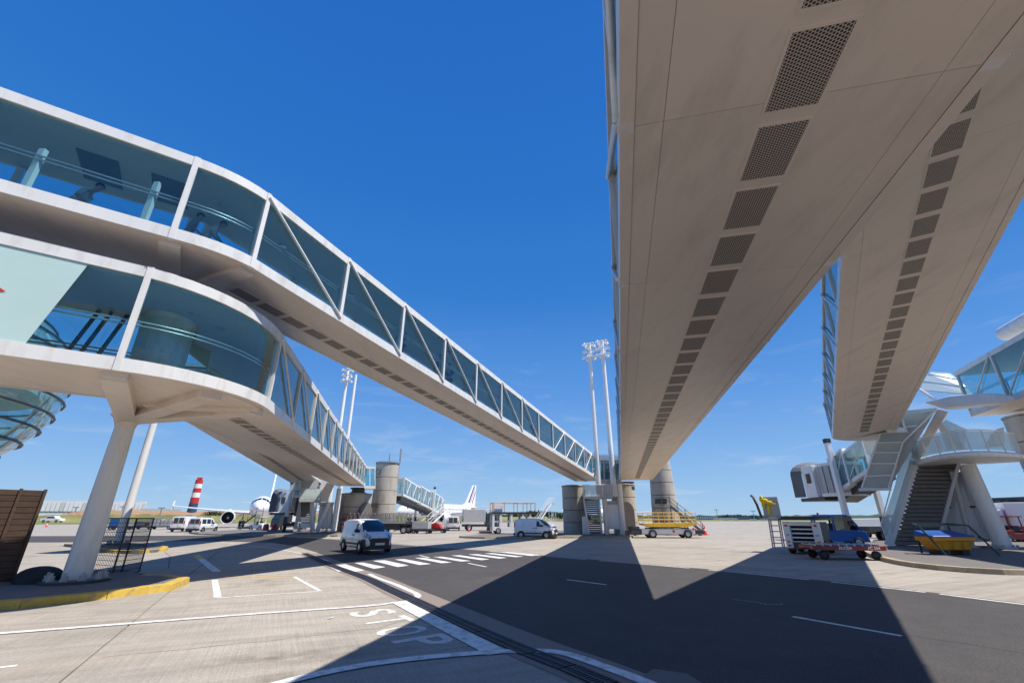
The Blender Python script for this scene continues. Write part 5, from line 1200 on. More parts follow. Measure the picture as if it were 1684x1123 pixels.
FRP = [((-1.25,-.2,1.30),(1.15,-.2,1.30)), ((-1.25,-.2,1.30),(-.80,-.75,.0)), ((1.15,-.2,1.30),(1.65,-.75,.0)), ((-1.25,-.2,1.30),(-.75,.7,1.36)), ((-.75,.7,1.36),(.95,.7,1.36)), ((.95,.7,1.36),(1.15,-.2,1.30)), ((.95,.7,1.36),(1.3,.9,.0)), ((-.75,.7,1.36),(-.6,.9,.0)), ((1.28,-.35,.78),(1.62,-.5,.62))]
for a, b in FRP: m = MB(); m.bar(f.p(*a), f.p(*b), .07); obj('frame_bar', m, GRN, t)
# mesh fence panels
pos = gp(222, 950); t = thing('mesh_fence', 'black wire mesh fence panels beside the thick column', 'fence', pos)
def fpn(a, b, h=1.75, lean=Vector((0,0,0)), nv=16):
    a = Vector((*gp(*a)[:2], .06)); b = Vector((*gp(*b)[:2], .06)); up = Vector((0,0,h)); m = MB()
    for p, q in ((a,b),(a+up,b+up),(a,a+up),(b,b+up),(a+up*.5,b+up*.5)): m.tube([p,q], .022, 6)
    for k in range(1, nv): p = a.lerp(b, k/nv); m.tube([p, p+up], .009, 4)
    for k in range(1, 12):
        z = up*(k/12); m.tube([a+z, b+z], .008, 4)
    obj('mesh_panel', m, STEELD, t)
fpn((140,946),(182,950)); fpn((183,950),(197,949), nv=6); fpn((197,949),(228,943))
for q_ in ((186,951),(212,951)): m = MB(); c = gp(*q_); m.box((c.x, c.y, .07), (.75,.25,.13), rz=.4); obj('fence_foot', m, PLAST, t, bevel=.02)
# brown slatted enclosure at the left edge
t = thing('slatted_enclosure', 'dark brown slatted wall at the left edge in shade', 'wall', gp(20, 965))
pa, pb = gp(-90, 975), gp(16, 966); pb2 = Vector((pb.x, pb.y, 0)); hA = 2.62
c0, c1_ = Vector((pa.x, pa.y, 0)), pb2
dW = (c1_-c0).normalized(); nW = Vector((-dW.y, dW.x, 0))
for k in range(16):
    z0 = .05+k*.16; m = MB(); m.hexa([c0+Vector((0,0,z0)), c1_+Vector((0,0,z0)), c1_+nW*.05+Vector((0,0,z0)), c0+nW*.05+Vector((0,0,z0))], [c0+Vector((0,0,z0+.145))-nW*.012, c1_+Vector((0,0,z0+.145))-nW*.012, c1_+nW*.05+Vector((0,0,z0+.145)), c0+nW*.05+Vector((0,0,z0+.145))])
    obj('slat', m, BROWN, t)
for f_ in (.55, .995):
    p = c0.lerp(c1_, f_)-nW*.03; m = MB(); m.box((p.x, p.y, 1.32), (.07,.06,2.62), rz=math.atan2(dW.y, dW.x)); obj('post', m, BROWN, t)
m = MB(); m.hexa([c0+nW*.05, c1_+nW*.05, c1_+nW*2.4, c0+nW*2.4], [c0+nW*.05+Vector((0,0,2.58)), c1_+nW*.05+Vector((0,0,2.58)), c1_+nW*2.4+Vector((0,0,2.58)), c0+nW*2.4+Vector((0,0,2.58))]); obj('core_wall', m, BROWN, t)
pos = gp(62, 958, .15); m = MB()
for i in range(1): 
    n_ = 14; vs_ = []; fs_ = []
    for a in range(8):
        th = math.pi/2*a/7
        for k in range(n_): ph = 2*math.pi*k/n_; vs_.append((pos.x+.62*math.cos(th)*math.cos(ph), pos.y+.45*math.cos(th)*math.sin(ph), .15+.42*math.sin(th)**.7))
    for a in range(7):
        for k in range(n_): fs_.append((a*n_+k, a*n_+(k+1) % n_, (a+1)*n_+(k+1) % n_, (a+1)*n_+k))
    m.add(vs_, fs_, 0, True)
o = obj('rubber_wheel_stop', m, RUB, None, loc=pos); tag(o, 'low rounded black rubber block between brown wall and thick column', 'rubber block')
# litter on the apron
pos = gp(536, 1018); m = MB(); m.extr([pos+Vector((0,0,.005)), pos+Vector((.10,.02,.02)), pos+Vector((.12,.10,.03)), pos+Vector((.03,.09,.012))], (0,0,.006)); o = obj('paper_scrap', m, WHITEC, None, loc=pos); tag(o, 'crumpled white paper scrap on the concrete left of the lettering', 'litter')
# ------------------------------------------------------------------ jet bridges
def jetbridge(label, A, B, secs, cab_len=2.6, w=2.5, h=2.45, post_u=.82, post_h=3.4, cab_turn=0.0, group='jet bridges'):
    """A, B floor-centre points; secs = list of (u0,u1,dw,'glass'/'solid')"""
    A, B = Vector(A), Vector(B); d = (B-A).normalized(); dh = Vector((d.x, d.y, 0)).normalized(); n = Vector((dh.y, -dh.x, 0)); L_ = (B-A).length; Z = Vector((0,0,1))
    t = thing('jet_bridge', label, 'jet bridge', A, group)
    def P(u, y, z): return A+(B-A)*u+n*y+Z*z
    for (u0, u1, dw, kind) in secs:
        ww = w/2+dw; hh = h+dw*2
        m = MB(); m.hexa([P(u0,-ww,-dw),P(u0,ww,-dw),P(u0,ww,-dw+.28),P(u0,-ww,-dw+.28)], [P(u1,-ww,-dw),P(u1,ww,-dw),P(u1,ww,-dw+.28),P(u1,-ww,-dw+.28)]); obj('floor_beam', m, WHITEC, t)
        m = MB(); m.hexa([P(u0,-ww,hh-.2),P(u0,ww,hh-.2),P(u0,ww,hh),P(u0,-ww,hh)], [P(u1,-ww,hh-.2),P(u1,ww,hh-.2),P(u1,ww,hh),P(u1,-ww,hh)]); obj('roof', m, WHITEC, t)
        nb = max(1, round((u1-u0)*L_/2.0))
        for sg in (-1, 1):
            y = sg*(ww-.03)
            for k in range(nb):
                a, b = u0+(u1-u0)*k/nb, u0+(u1-u0)*(k+1)/nb; m = MB(); m.hexa([P(a,y,.28-dw),P(b,y,.28-dw),P(b,y-sg*.012,.28-dw),P(a,y-sg*.012,.28-dw)], [P(a,y,hh-.2),P(b,y,hh-.2),P(b,y-sg*.012,hh-.2),P(a,y-sg*.012,hh-.2)])
                obj('glass_pane' if kind == 'glass' else 'side_panel', m, G_TEAL if kind == 'glass' else GREYP, t)
                if kind == 'glass':
                    obj('brace', MB().tube([P(a,y+sg*.03,.3-dw) if k % 2 else P(a,y+sg*.03,hh-.2), P(b,y+sg*.03,hh-.2) if k % 2 else P(b,y+sg*.03,.3-dw)], .035, 6), WHITEC, t)
            for k in range(nb+1):
                a = u0+(u1-u0)*k/nb; obj('post', MB().bar(P(a,y+sg*.03,-dw), P(a,y+sg*.03,hh), .10), WHITEC, t)
    m = MB(); m.hexa([P(.02,-w*.32,-.55),P(.02,w*.32,-.55),P(.02,w*.32,-.02),P(.02,-w*.32,-.02)], [P(.98,-w*.32,-.55),P(.98,w*.32,-.55),P(.98,w*.32,-.02),P(.98,-w*.32,-.02)]); obj('under_tray', m, STEELD, t)
    # lift column
    c = P(post_u, 0, 0)
    for sg in (-1, 1):
        q = P(post_u, sg*(w/2+.35), 0); m = MB(); m.bar((q.x,q.y,1.1), (q.x,q.y,c.z+post_h), .34); obj('lift_post', m, WHITEC, t)
        m = MB(); m.bar((q.x,q.y,c.z+post_h), (q.x,q.y,c.z+post_h+.35), .40); obj('post_cap', m, PLAST, t)
        m = MB(); m.bar((q.x,q.y,.9), (q.x,q.y,1.9), .42); obj('post_foot', m, STEELD, t)
        f = Fr((q.x, q.y, 0), math.degrees(math.atan2(dh.x, dh.y))); f.wheel(t, .55, .0, .5, .35); f.wheel(t, -.55, .0, .5, .35)
    q0, q1 = P(post_u,-(w/2+.35),0), P(post_u,(w/2+.35),0); m = MB(); m.bar((q0.x,q0.y,1.0),(q1.x,q1.y,1.0), .45, .35); obj('bogie_beam', m, STEELD, t)
    # cab
    e = B; rot = R(cab_turn); cd = Vector((dh.x*math.cos(rot)+dh.y*math.sin(rot), -dh.x*math.sin(rot)+dh.y*math.cos(rot), 0)); cn = Vector((cd.y, -cd.x, 0))
    def C(x, y, z): return e+cd*x+cn*y+Z*z
    obj('rotunda_floor', MB().lathe(e, [(1.65,-.05),(1.65,.2)], 24), WHITEC, t); obj('rotunda_roof', MB().lathe(e, [(1.65,h-.1),(1.65,h+.12)], 24), WHITEC, t)
    for a in range(18):
        an = a*2*math.pi/18; p = e+Vector((math.cos(an)*1.6, math.sin(an)*1.6, 0)); m = MB(); m.bar(p+Z*.2, p+Z*(h-.1), .46, .06, up=(math.cos(an), math.sin(an), 0)); obj('curtain_slat', m, GREYP, t)
    m = MB(); m.hexa([C(1.2,-1.6,-.05),C(1.2,1.6,-.05),C(1.2,1.6,h+.1),C(1.2,-1.6,h+.1)], [C(cab_len,-1.7,-.05),C(cab_len,1.7,-.05),C(cab_len,1.7,h+.1),C(cab_len,-1.7,h+.1)]); obj('cab', m, WHITEC, t, bevel=.05)
    for sg in (-1, 1): m = MB(); a_ = sg*1.67; m.hexa([C(1.55,a_,1.1),C(2.1,a_,1.1),C(2.1,a_+sg*.03,1.1),C(1.55,a_+sg*.03,1.1)], [C(1.55,a_,1.9),C(2.1,a_,1.9),C(2.1,a_+sg*.03,1.9),C(1.55,a_+sg*.03,1.9)]); obj('cab_window', m, G_VEHD, t)
    for k in range(6):   # folding hood
        x0, x1 = cab_len+k*.2, cab_len+k*.2+.2; gr = 1.72+.04*k; g2 = gr+.12
        arch = [(math.cos(math.pi*j/10)*gr, (h-.6)+math.sin(math.pi*j/10)*(.95+.03*k)) for j in range(11)]; arch = [(gr, .0)]+arch+[(-gr, .0)]; kk = 1.06
        m = MB(); o1 = [C(x0, y, z) for y, z in arch]; o2 = [C(x1, y*kk, z*kk if z > .1 else z) for y, z in arch]; n_ = len(arch); m.add(o1+o2, [(j, j+1, n_+j+1, n_+j) for j in range(n_-1)]); obj('hood_fold', m, HOOD, t)
    m = MB(); m.hexa([C(.5,-1.5,-.35),C(.5,1.5,-.35),C(.5,1.5,-.06),C(.5,-1.5,-.06)], [C(cab_len+1.3,-1.5,-.35),C(cab_len+1.3,1.5,-.35),C(cab_len+1.3,1.5,-.06),C(cab_len+1.3,-1.5,-.06)]); obj('cab_floor', m, STEELD, t)
    return t
A = pd(648, 815, 66); B = pd(716, 844.0, 97); A.z -= 0; 
jetbridge('long glazed jet bridge descending right from the tall antenna pier', A, B, [(0,.36,0,'glass'),(.34,.60,.12,'glass'),(.58,.98,.24,'glass')], post_u=.66, cab_turn=-35)
A = pd(500, 818, 62); B = pd(494, 842, 72)
jetbridge('jet bridge docked against the airliner nose at left', A, B, [(0,.5,0,'glass'),(.48,1,.12,'glass')], post_u=.5, post_h=2.6, cab_turn=-62, cab_len=2.2)
A = pd(1456, 774, 44.5); B = pd(1392, 815, 47.5)
jetbridge('jet bridge with grey folding hood hanging in the air right of centre', A, B, [(0,.5,0,'glass'),(.48,.86,.12,'glass'),(.84,1,.0,'solid')], post_u=.70, post_h=3.6, cab_turn=8)

# ------------------------------------------------------------------ aircraft
FUSE = mat('aircraft_white', (.80,.81,.82), .25, coat=.4)
def airliner(label, pos, az, k=1.0, tail_marks=False, group='parked airliners', z0=0):
    t = thing('airliner', label, 'aircraft', pos, group); f = Fr(pos, az, k)   # x=0 nose tip, negative aft, length 37.5
    r = 1.98; zc = 3.55; prof = [(0,.02,-.35),(-.25,.42,-.32),(-.7,.78,-.25),(-1.4,1.16,-.15),(-2.2,1.46,-.06),(-3.2,1.74,0),(-4.5,1.92,0),(-6,r,0),(-24,r,0),(-27,1.86,.10),(-30,1.5,.38),(-33,1.02,.75),(-36,.48,1.10),(-37.5,.16,1.22)]
    n = 28; vs_ = []; fs_ = []
    for x, rr, dz in prof:
        for q in range(n): a = 2*math.pi*q/n; vs_.append(f.p(x, math.cos(a)*rr, zc+dz+math.sin(a)*rr))
    for i in range(len(prof)-1):
        for q in range(n): fs_.append((i*n+q, i*n+(q+1) % n, (i+1)*n+(q+1) % n, (i+1)*n+q))
    m = MB(); m.add(vs_, fs_, 0, True); m.add(vs_[:n], [tuple(range(n))]); m.add(vs_[-n:], [tuple(range(n))]); obj('fuselage', m, FUSE, t)
    def skin(x, a, off=.02):
        for i in range(len(prof)-1):
            x0, r0, d0 = prof[i]; x1, r1, d1_ = prof[i+1]
            if x1 <= x <= x0:
                u = (x0-x)/(x0-x1); rr = r0+(r1-r0)*u+off; dz = d0+(d1_-d0)*u; return f.p(x, math.cos(a)*rr, zc+dz+math.sin(a)*rr)
    for a0, a1, xa, xb in ((96,62,-1.75,-2.5),(60,42,-1.85,-2.65),(40,24,-2.2,-3.0),(84,118,-1.75,-2.5),(120,138,-1.85,-2.65),(140,156,-2.2,-3.0)):
        if a0 == 96: a0 = 88
        if a0 == 84: a0 = 92
        # steep cockpit glazing
        m = MB(); aa = [R(a0+(a1-a0)*j/3) for j in range(4)]; vs2 = []
        for x in (xa, (xa+xb)/2, xb):
            for a in aa: vs2.append(skin(x, a*1.0 if False else (R(90)+(a-R(90))*1.05), .025))
        m.add(vs2, [(i*4+j, i*4+j+1, (i+1)*4+j+1, (i+1)*4+j) for i in range(2) for j in range(3)]); obj('cockpit_window', m, G_VEHD, t)
    m = MB(); 
    for sg in (0, 1):
        for q in range(44):
            x = -6.5-q*.53; a = R(12) if sg == 0 else R(168)
            m.add([skin(x, a-.06), skin(x-.24, a-.06), skin(x-.24, a+.10), skin(x, a+.10)], [(0,1,2,3)])
    obj('cabin_windows', m, G_VEHD, t)
    def wing(sg, x0, c0, x1, c1w, y1, z0_, z1, th0, th1, y0=1.2):
        m = MB(); a = []; 
        for (x, c, y, z, th) in ((x0,c0,y0,z0_,th0),(x1,c1w,y1,z1,th1)):
            a.append([f.p(x, sg*y, z), f.p(x-c*.3, sg*y, z+th*.6), f.p(x-c, sg*y, z), f.p(x-c*.35, sg*y, z-th*.4)])
        m.hexa(a[0], a[1]); return m
    for sg in (-1, 1):
        obj('wing', wing(sg, -12.5, 6.6, -17.9, 3.0, 9.0, 2.5, 3.1, .8, .45), WINGREY, t); obj('wing', wing(sg, -17.9, 3.0, -21.5, 1.4, 16.9, 3.1, 3.9, .45, .18, 9.0), WINGREY, t)
        m = MB(); m.extr([f.p(-21.3, sg*16.9, 3.3), f.p(-22.8, sg*16.9, 3.3), f.p(-23.4, sg*17.0, 5.0), f.p(-22.5, sg*17.0, 5.0)], f.p(0,.06,0)-f.p(0,0,0)); obj('winglet', m, FUSE, t)
        obj('tailplane', wing(sg, -31.8, 3.4, -35.4, 1.3, 6.2, 4.6, 5.1, .35, .15, .6), WINGREY, t)
        # engine
        m = MB(); n2 = 28; pr = [(-11.4,1.03),(-11.3,1.14),(-11.6,1.20),(-12.8,1.22),(-14.2,1.05),(-14.8,.86)]; v3 = []
        for x, rr in pr:
            for q in range(n2): a = 2*math.pi*q/n2; v3.append(f.p(x, sg*5.75+math.cos(a)*rr, 1.75+math.sin(a)*rr))
        m.add(v3, [(i*n2+q, i*n2+(q+1) % n2, (i+1)*n2+(q+1) % n2, (i+1)*n2+q) for i in range(len(pr)-1) for q in range(n2)], 0, True); eng = obj('engine_nacelle', m, FUSE, t)
        m = MB(); v3 = [f.p(x, sg*5.75+math.cos(2*math.pi*q/n2)*rr, 1.75+math.sin(2*math.pi*q/n2)*rr) for x, rr in ((-11.42,1.03),(-12.1,.92),(-12.1,.25)) for q in range(n2)]; m.add(v3, [(i*n2+q, i*n2+(q+1) % n2, (i+1)*n2+(q+1) % n2, (i+1)*n2+q) for i in range(2) for q in range(n2)], 0, True); obj('intake', m, DARK, eng)
        m = MB(); v3 = [f.p(-12.1+.05, sg*5.75+math.cos(2*math.pi*q/16)*.26, 1.75+math.sin(2*math.pi*q/16)*.26) for q in range(16)]+[f.p(-11.6, sg*5.75, 1.75)]; m.add(v3, [(q, (q+1) % 16, 16) for q in range(16)], 0, True); obj('spinner', m, GREYP, eng)
        m = MB(); f.poly(m, [(-12.2,2.9),(-13.2,3.3),(-16,3.0),(-14.6,2.3)], sg*5.6, sg*5.9); obj('engine_pylon', m, FUSE, t)
        m = MB(); f.tube(m, [(-17.6,sg*3.8,2.6),(-17.6,sg*3.8,.6)], .12); g_ = obj('landing_gear', m, STEEL, t)
        f.wheel(t, -17.6, sg*3.45, .58, .38); f.wheel(t, -17.6, sg*4.1, .58, .38)
    m = MB(); f.tube(m, [(-5.1,0,2.0),(-5.1,0,.4)], .09); obj('landing_gear', m, STEEL, t); f.wheel(t, -5.1, .22, .38, .2); f.wheel(t, -5.1, -.22, .38, .2)
    fin = [(-28.6,5.35),(-30.6,6.1),(-34.3,11.7),(-36.4,11.75),(-36.0,6.2),(-35.6,4.9)]
    m = MB(); f.poly(m, fin, -.14, .14); fo = obj('tail_fin', m, FUSE, t, bevel=.05*k)
    if tail_marks:
        def fl(a, b, m_, nm, s0, s1):
            for y in (-.155, .145):
                q = [(a[0], a[1]), (a[0]-b, a[1]), (a[2]-b*.75, a[3]), (a[2], a[3])]; m = MB(); f.poly(m, q, y, y+.01); obj(nm, m, m_, fo)
        BL2 = mat('navy_stripe', (.015,.03,.20), .4); 
        fl((-31.9,6.2,-35.0,11.5), .75, BL2, 'blue_stripe', 0, 0); fl((-33.1,6.2,-35.6,10.9), .22, BL2, 'blue_stripe', 0, 0); fl((-33.9,6.0,-35.75,9.8), .5, RED, 'red_stripe', 0, 0)
    return t
gA = pd(424, 848, 1); Dn = 93.0; airliner('white airliner nose-on at left, docked at the jet bridge', (gA.x*Dn, gA.y*Dn, 0), 166.5-11)
gB = pd(652, 850, 1); Dn = 128.0; airliner('white airliner with blue and red tail stripes in the middle distance', (gB.x*Dn, gB.y*Dn, 0), 210, tail_marks=True)
gC = pd(990, 850, 1); Dn = 165.0; airliner('distant white airliner half hidden behind the centre tower', (gC.x*Dn, gC.y*Dn, 0), 195)

# ------------------------------------------------------------------ background
t = thing('striped_chimney', 'tall round chimney banded red and white on a dark base', 'chimney', pd(313, 850, 330))
D = 330; c0 = pd(313, 850, D); zt = pd(329, 789, D).z; r0, r1_ = 2.5, 1.9
bands = [(0,.42,'navy'),(.42,.56,'r'),(.56,.68,'w'),(.68,.79,'r'),(.79,.90,'w'),(.90,1,'r')]
for i, (a, b, m_) in enumerate(bands):
    m = MB(); m.lathe((c0.x, c0.y, 0), [(r0+(r1_-r0)*a, zt*a), (r0+(r1_-r0)*b, zt*b)], 24); obj('painted_band', m, {'navy': DBLUE, 'r': RED, 'w': WHITEC}[m_], t)
for q in range(3): m = MB(); m.lathe((c0.x+.9*math.cos(q*2.1), c0.y+.9*math.sin(q*2.1), 0), [(.6, zt), (.6, zt+1.4)], 12); obj('flue', m, RED, t)
# long hangar at left
HANG = mat('hangar_cladding', (.60,.62,.64), .45, .1, var=.12, vscale=.08, stretch=(1,1,.2))
def block(name, label, cat, x0, x1, yt0, yt1, D, depth, m_, yb=852, roof=None, parts=None):
    t = thing(name, label, cat, pd((x0+x1)/2, 850, D)); a, b = pd(x0, 850, D), pd(x1, 850, D); za, zb_ = pd(x0, yt0, D).z, pd(x1, yt1, D).z
    aw = away((x0+x1)/2, 850, depth); m = MB(); A_, B_ = Vector((a.x,a.y,-1)), Vector((b.x,b.y,-1))
    m.hexa([A_, B_, B_+aw, A_+aw], [Vector((a.x,a.y,za)), Vector((b.x,b.y,zb_)), Vector((b.x,b.y,zb_))+aw, Vector((a.x,a.y,za))+aw]); obj('wall', m, m_, t)
    return t, Vector((a.x,a.y,0)), Vector((b.x,b.y,0)), za, aw.normalized()
t, a, b, zz_, aw = block('hangar', 'long silver hangar with ribbed roof on the left horizon', 'hangar', 55, 235, 822, 824, 420, 60, HANG)
rm = MB(); n_ = 26
for k in range(n_):
    p, q = a.lerp(b, k/n_), a.lerp(b, (k+.9)/n_); m = MB(); m.hexa([p-aw*.5+Vector((0,0,zz_*.45)), q-aw*.5+Vector((0,0,zz_*.45)), q+Vector((0,0,zz_*.45)), p+Vector((0,0,zz_*.45))], [p-aw*.2+Vector((0,0,zz_-1)), q-aw*.2+Vector((0,0,zz_-1)), q+Vector((0,0,zz_-1)), p+Vector((0,0,zz_-1))])
    obj('cladding_panel', m, GREYP if k % 5 == 0 else HANG, t)
t, a, b, zz_, aw = block('warehouse', 'low pale warehouse left of the striped chimney', 'warehouse', 226, 295, 836, 837, 400, 40, GREYP)
EARTH = mat('bare_earth', (.34,.20,.115), .95, var=.2, vscale=.05, world_co=True, dirt=(.12,.14,.05), dirt_amt=.8, dirt_scale=.04)
def ridge(name, pts, D, m_, depth=30, bump=.5, seed=1, n=60):
    rnd = random.Random(seed); V = []; F_ = []
    for i in range(n+1):
        u = i/n*(len(pts)-1); k = min(int(u), len(pts)-2); x = pts[k][0]+(pts[k+1][0]-pts[k][0])*(u-k); y = pts[k][1]+(pts[k+1][1]-pts[k][1])*(u-k)
        p = pd(x, y, D); z = p.z+rnd.uniform(-bump, bump); aw = away(x, y, 1)
        V += [(p.x-aw.x*depth*.6, p.y-aw.y*depth*.6, -.2), (p.x, p.y, z), (p.x+aw.x*depth, p.y+aw.y*depth, z*.8), (p.x+aw.x*depth*1.6, p.y+aw.y*depth*1.6, -.2)]
    for i in range(n):
        for j in range(3): F_.append((i*4+j, (i+1)*4+j, (i+1)*4+j+1, i*4+j+1))
    m = MB(); m.add(V, F_, 0, True); return struct(name, m, m_)
ridge('earth_bank', [(100,846),(130,840),(200,838),(300,840),(420,840),(560,843),(700,846)], 330, EARTH, 25, .35)
ridge('grass_verge', [(-200,848),(60,847),(200,846),(330,847),(500,848),(720,849),(900,849.5)], 262, GRASS, 12, .25, 9)
LEAF = mat('foliage_green', (.055,.085,.022), .8, var=.4, vscale=.4); LEAF2 = mat('foliage_dark', (.035,.06,.02), .8, var=.4, vscale=.4); BARK = mat('bark', (.10,.07,.05), .9)
def tree(px_, D, py_top, w, label, lm, seed, name='tree', cat='tree', n=420):
    rnd = random.Random(seed); b = pd(px_, 850, D); b.z = 0; H_ = max(1.2, pd(px_, py_top, D).z); t = thing(name, label, cat, b, 'trees and bushes beyond the apron')
    m = MB(); m.tube([b, b+Vector((rnd.uniform(-.2,.2),0,H_*.35)), b+Vector((rnd.uniform(-.4,.4),0,H_*.75))], H_*.035, 7, r2=H_*.012)
    for k in range(4): a = rnd.uniform(0,6.28); m.tube([b+Vector((0,0,H_*(.3+.1*k))), b+Vector((math.cos(a)*w*.3, math.sin(a)*w*.3, H_*(.55+.1*k)))], H_*.014, 5, r2=H_*.005)
    obj('trunk', m, BARK, t)
    lobes = [(rnd.uniform(-.32,.32)*w, rnd.uniform(-.3,.3)*w, H_*rnd.uniform(.3,.78), rnd.uniform(.2,.36)*w) for _ in range(9)]; m = MB(); s_ = max(.12, w*.05)
    for _ in range(n):
        lx, ly, lz, lr = rnd.choice(lobes); v = Vector((rnd.gauss(0,1), rnd.gauss(0,1), rnd.gauss(0,1))).normalized()*lr*rnd.uniform(.6,1.05); v.z *= .8*H_/max(w,.1)*.8
        c = b+Vector((lx, ly, lz))+v
        if c.z < .1: c.z = .1
        if c.z > H_: c.z = H_-rnd.uniform(0,.05)*H_
        e1 = Vector((rnd.gauss(0,1), rnd.gauss(0,1), rnd.gauss(0,1))).normalized()*s_; e2 = Vector((rnd.gauss(0,1), rnd.gauss(0,1), rnd.gauss(0,1))).normalized()*s_
        m.add([c-e1, c-e2*.6, c+e1, c+e2*.6], [(0,1,2,3)])
    obj('crown', m, lm, t)
rt = random.Random(3)
ORD = 'first second third fourth fifth sixth seventh eighth ninth tenth eleventh twelfth thirteenth fourteenth'.split()
TL = ['middle of the three right of the striped tail', 'rightmost of the three right of the striped tail', 'leftmost of the three right of the striped tail', 'just left of the van and orange rails', 'above the side-view van roof', 'tallest one above the side-view van', 'between the side-view van and the short pier', 'touching the short pier at its left', 'low one behind the cargo loader', 'left one in the open gap right of centre', 'right one in the open gap right of centre', 'behind the airliner wing beside the chimney', 'behind the far left stair tower', 'small one right against the centre tower']
BUSH = [(x, 300, 846-rt.uniform(0,2.5), rt.uniform(5,10)) for x in (140,150,163,186,206,238,262,282,352,372,395,428,516,540)]
for i, (x, D, y, w) in enumerate(BUSH): tree(x, D, y, w, 'low green bush on the brown earth bank, %s from the left' % ORD[i], LEAF, 40+i, 'bush', 'bush', 160)
for i, (x, D, y, w) in enumerate([(800,330,840,16),(812,330,843,14),(786,330,843,14),(862,330,842,20),(878,320,839,24),(892,330,838,22),(906,330,840,20),(920,330,843,18),(830,330,845,16),(1205,500,846,26),(1225,500,847,26),(345,310,838,14),(560,300,843,12),(948,330,846,16)]):
    tree(x, D, y, w, 'dark green tree on the horizon, '+TL[i], LEAF2, 80+i, n=380)
# far woodland line
ridge('far_woodland', [(440,848),(700,847.5),(1000,847.5),(1300,847),(1684,845)], 900, LEAF2, 60, 1.2, 5, 160)
t, a, b, zz_, aw = block('terminal_building', 'low blue-grey building on the horizon right of the tall pier', 'building', 1143, 1172, 848, 848, 420, 30, mat('blue_cladding', (.09,.16,.28), .5))
for k in range(8): p, q = a.lerp(b, (k+.15)/8), a.lerp(b, (k+.8)/8); m = MB(); m.hexa([p-aw*.4+Vector((0,0,.5)), q-aw*.4+Vector((0,0,.5)), q+Vector((0,0,.5)), p+Vector((0,0,.5))], [p-aw*.4+Vector((0,0,2.2)), q-aw*.4+Vector((0,0,2.2)), q+Vector((0,0,2.2)), p+Vector((0,0,2.2))]); obj('window', m, WHITEC, t)
block('warehouse', 'long white warehouse on the horizon in the gap right of centre', 'warehouse', 1172, 1216, 851, 851, 430, 30, WHITEC)
t, a, b, zz_, aw = block('warehouse', 'blue-grey warehouse with green end beyond the white loader', 'warehouse', 1214, 1262, 848.5, 849, 410, 35, mat('slate_cladding', (.16,.22,.29), .5)); 
p, q = a.lerp(b, .46), a.lerp(b, .7); m = MB(); m.hexa([p-aw*.4, q-aw*.4, q, p], [p-aw*.4+Vector((0,0,zz_*.9)), q-aw*.4+Vector((0,0,zz_*.9)), q+Vector((0,0,zz_*.9)), p+Vector((0,0,zz_*.9))]); obj('green_door', m, mat('green_cladding', (.03,.13,.11), .5), t)
for i, (x, w) in enumerate(((1188,10),(1204,9),(1232,12),(1250,10))):
    block('parked_trailer', ('first','second','third','fourth')[i]+' tiny white trailer from the left on the far right horizon', 'trailer', x, x+w, 853.2, 853.2, 330, 3, WHITEC)
t, a, b, zz_, aw = block('pier_building', 'dark glazed terminal building behind the right hand leg', 'building', 1622, 1700, 819, 816, 110, 20, mat('dark_glazing', (.05,.06,.08), .15))
for r_ in range(3):
    for k in range(9): p, q = a.lerp(b, (k+.06)/9), a.lerp(b, (k+.94)/9); z0_, z1_ = zz_*.30+r_*zz_*.22, zz_*.30+(r_+.9)*zz_*.22; m = MB(); m.hexa([p-aw*.1+Vector((0,0,z0_)), q-aw*.1+Vector((0,0,z0_)), q+Vector((0,0,z0_)), p+Vector((0,0,z0_))], [p-aw*.1+Vector((0,0,z1_)), q-aw*.1+Vector((0,0,z1_)), q+Vector((0,0,z1_)), p+Vector((0,0,z1_))]); obj('window', m, G_VEHD, t)
car_p = pd(88, 851, 250); 
def tinycar(label, p, az):
    t = thing('parked_car', label, 'car', p); f = Fr((p.x, p.y, 0), az, 1.6); m = MB(); f.poly(m, [(-2.1,.3),(-2.1,.8),(-1.3,.9),(-.8,1.4),(.6,1.4),(1.1,.92),(2.0,.8),(2.1,.3)], -.8, .8); obj('body', m, WHITEC, t, bevel=.08)
    m = MB(); f.poly(m, [(-1.0,.95),(-.7,1.32),(.5,1.32),(.85,.95)], -.82, .82); obj('windows', m, G_VEHD, t)
    for x in (-1.3,1.3):
        for y in (-.75,.75): f.wheel(t, x, y, .3, .2)
tinycar('tiny white car on the far road at the left horizon', car_p, 80)
# glass rotunda at the left edge
t = thing('glass_rotunda', 'bulging glass terminal hall with curved steel ribs at the left edge', 'building', pd(-150, 850, 44))
cR = pd(-350, 590, 50); RX, RZ = 12.3, 8.2
gm_ = MB(); nn, mm_ = 36, 24; vs_ = []
for i in range(mm_+1):
    th = math.pi*(i/mm_)-math.pi/2
    for k in range(nn): ph = 2*math.pi*k/nn; vs_.append((cR.x+RX*math.cos(th)*math.cos(ph), cR.y+RX*math.cos(th)*math.sin(ph), cR.z+RZ*math.sin(th)))
gm_.add(vs_, [(i*nn+k, i*nn+(k+1) % nn, (i+1)*nn+(k+1) % nn, (i+1)*nn+k) for i in range(mm_) for k in range(nn)], 0, True); obj('glass_shell', gm_, G_ROT, t)
for i in range(2, mm_-1):
    th = math.pi*(i/mm_)-math.pi/2+.03; m = MB(); m.tube([(cR.x+(RX+.08)*math.cos(th)*math.cos(2*math.pi*k/48), cR.y+(RX+.08)*math.cos(th)*math.sin(2*math.pi*k/48), cR.z+(RZ+.08)*math.sin(th)) for k in range(49)], .085, 6, caps=False); obj('curved_rib', m, STEELD, t)
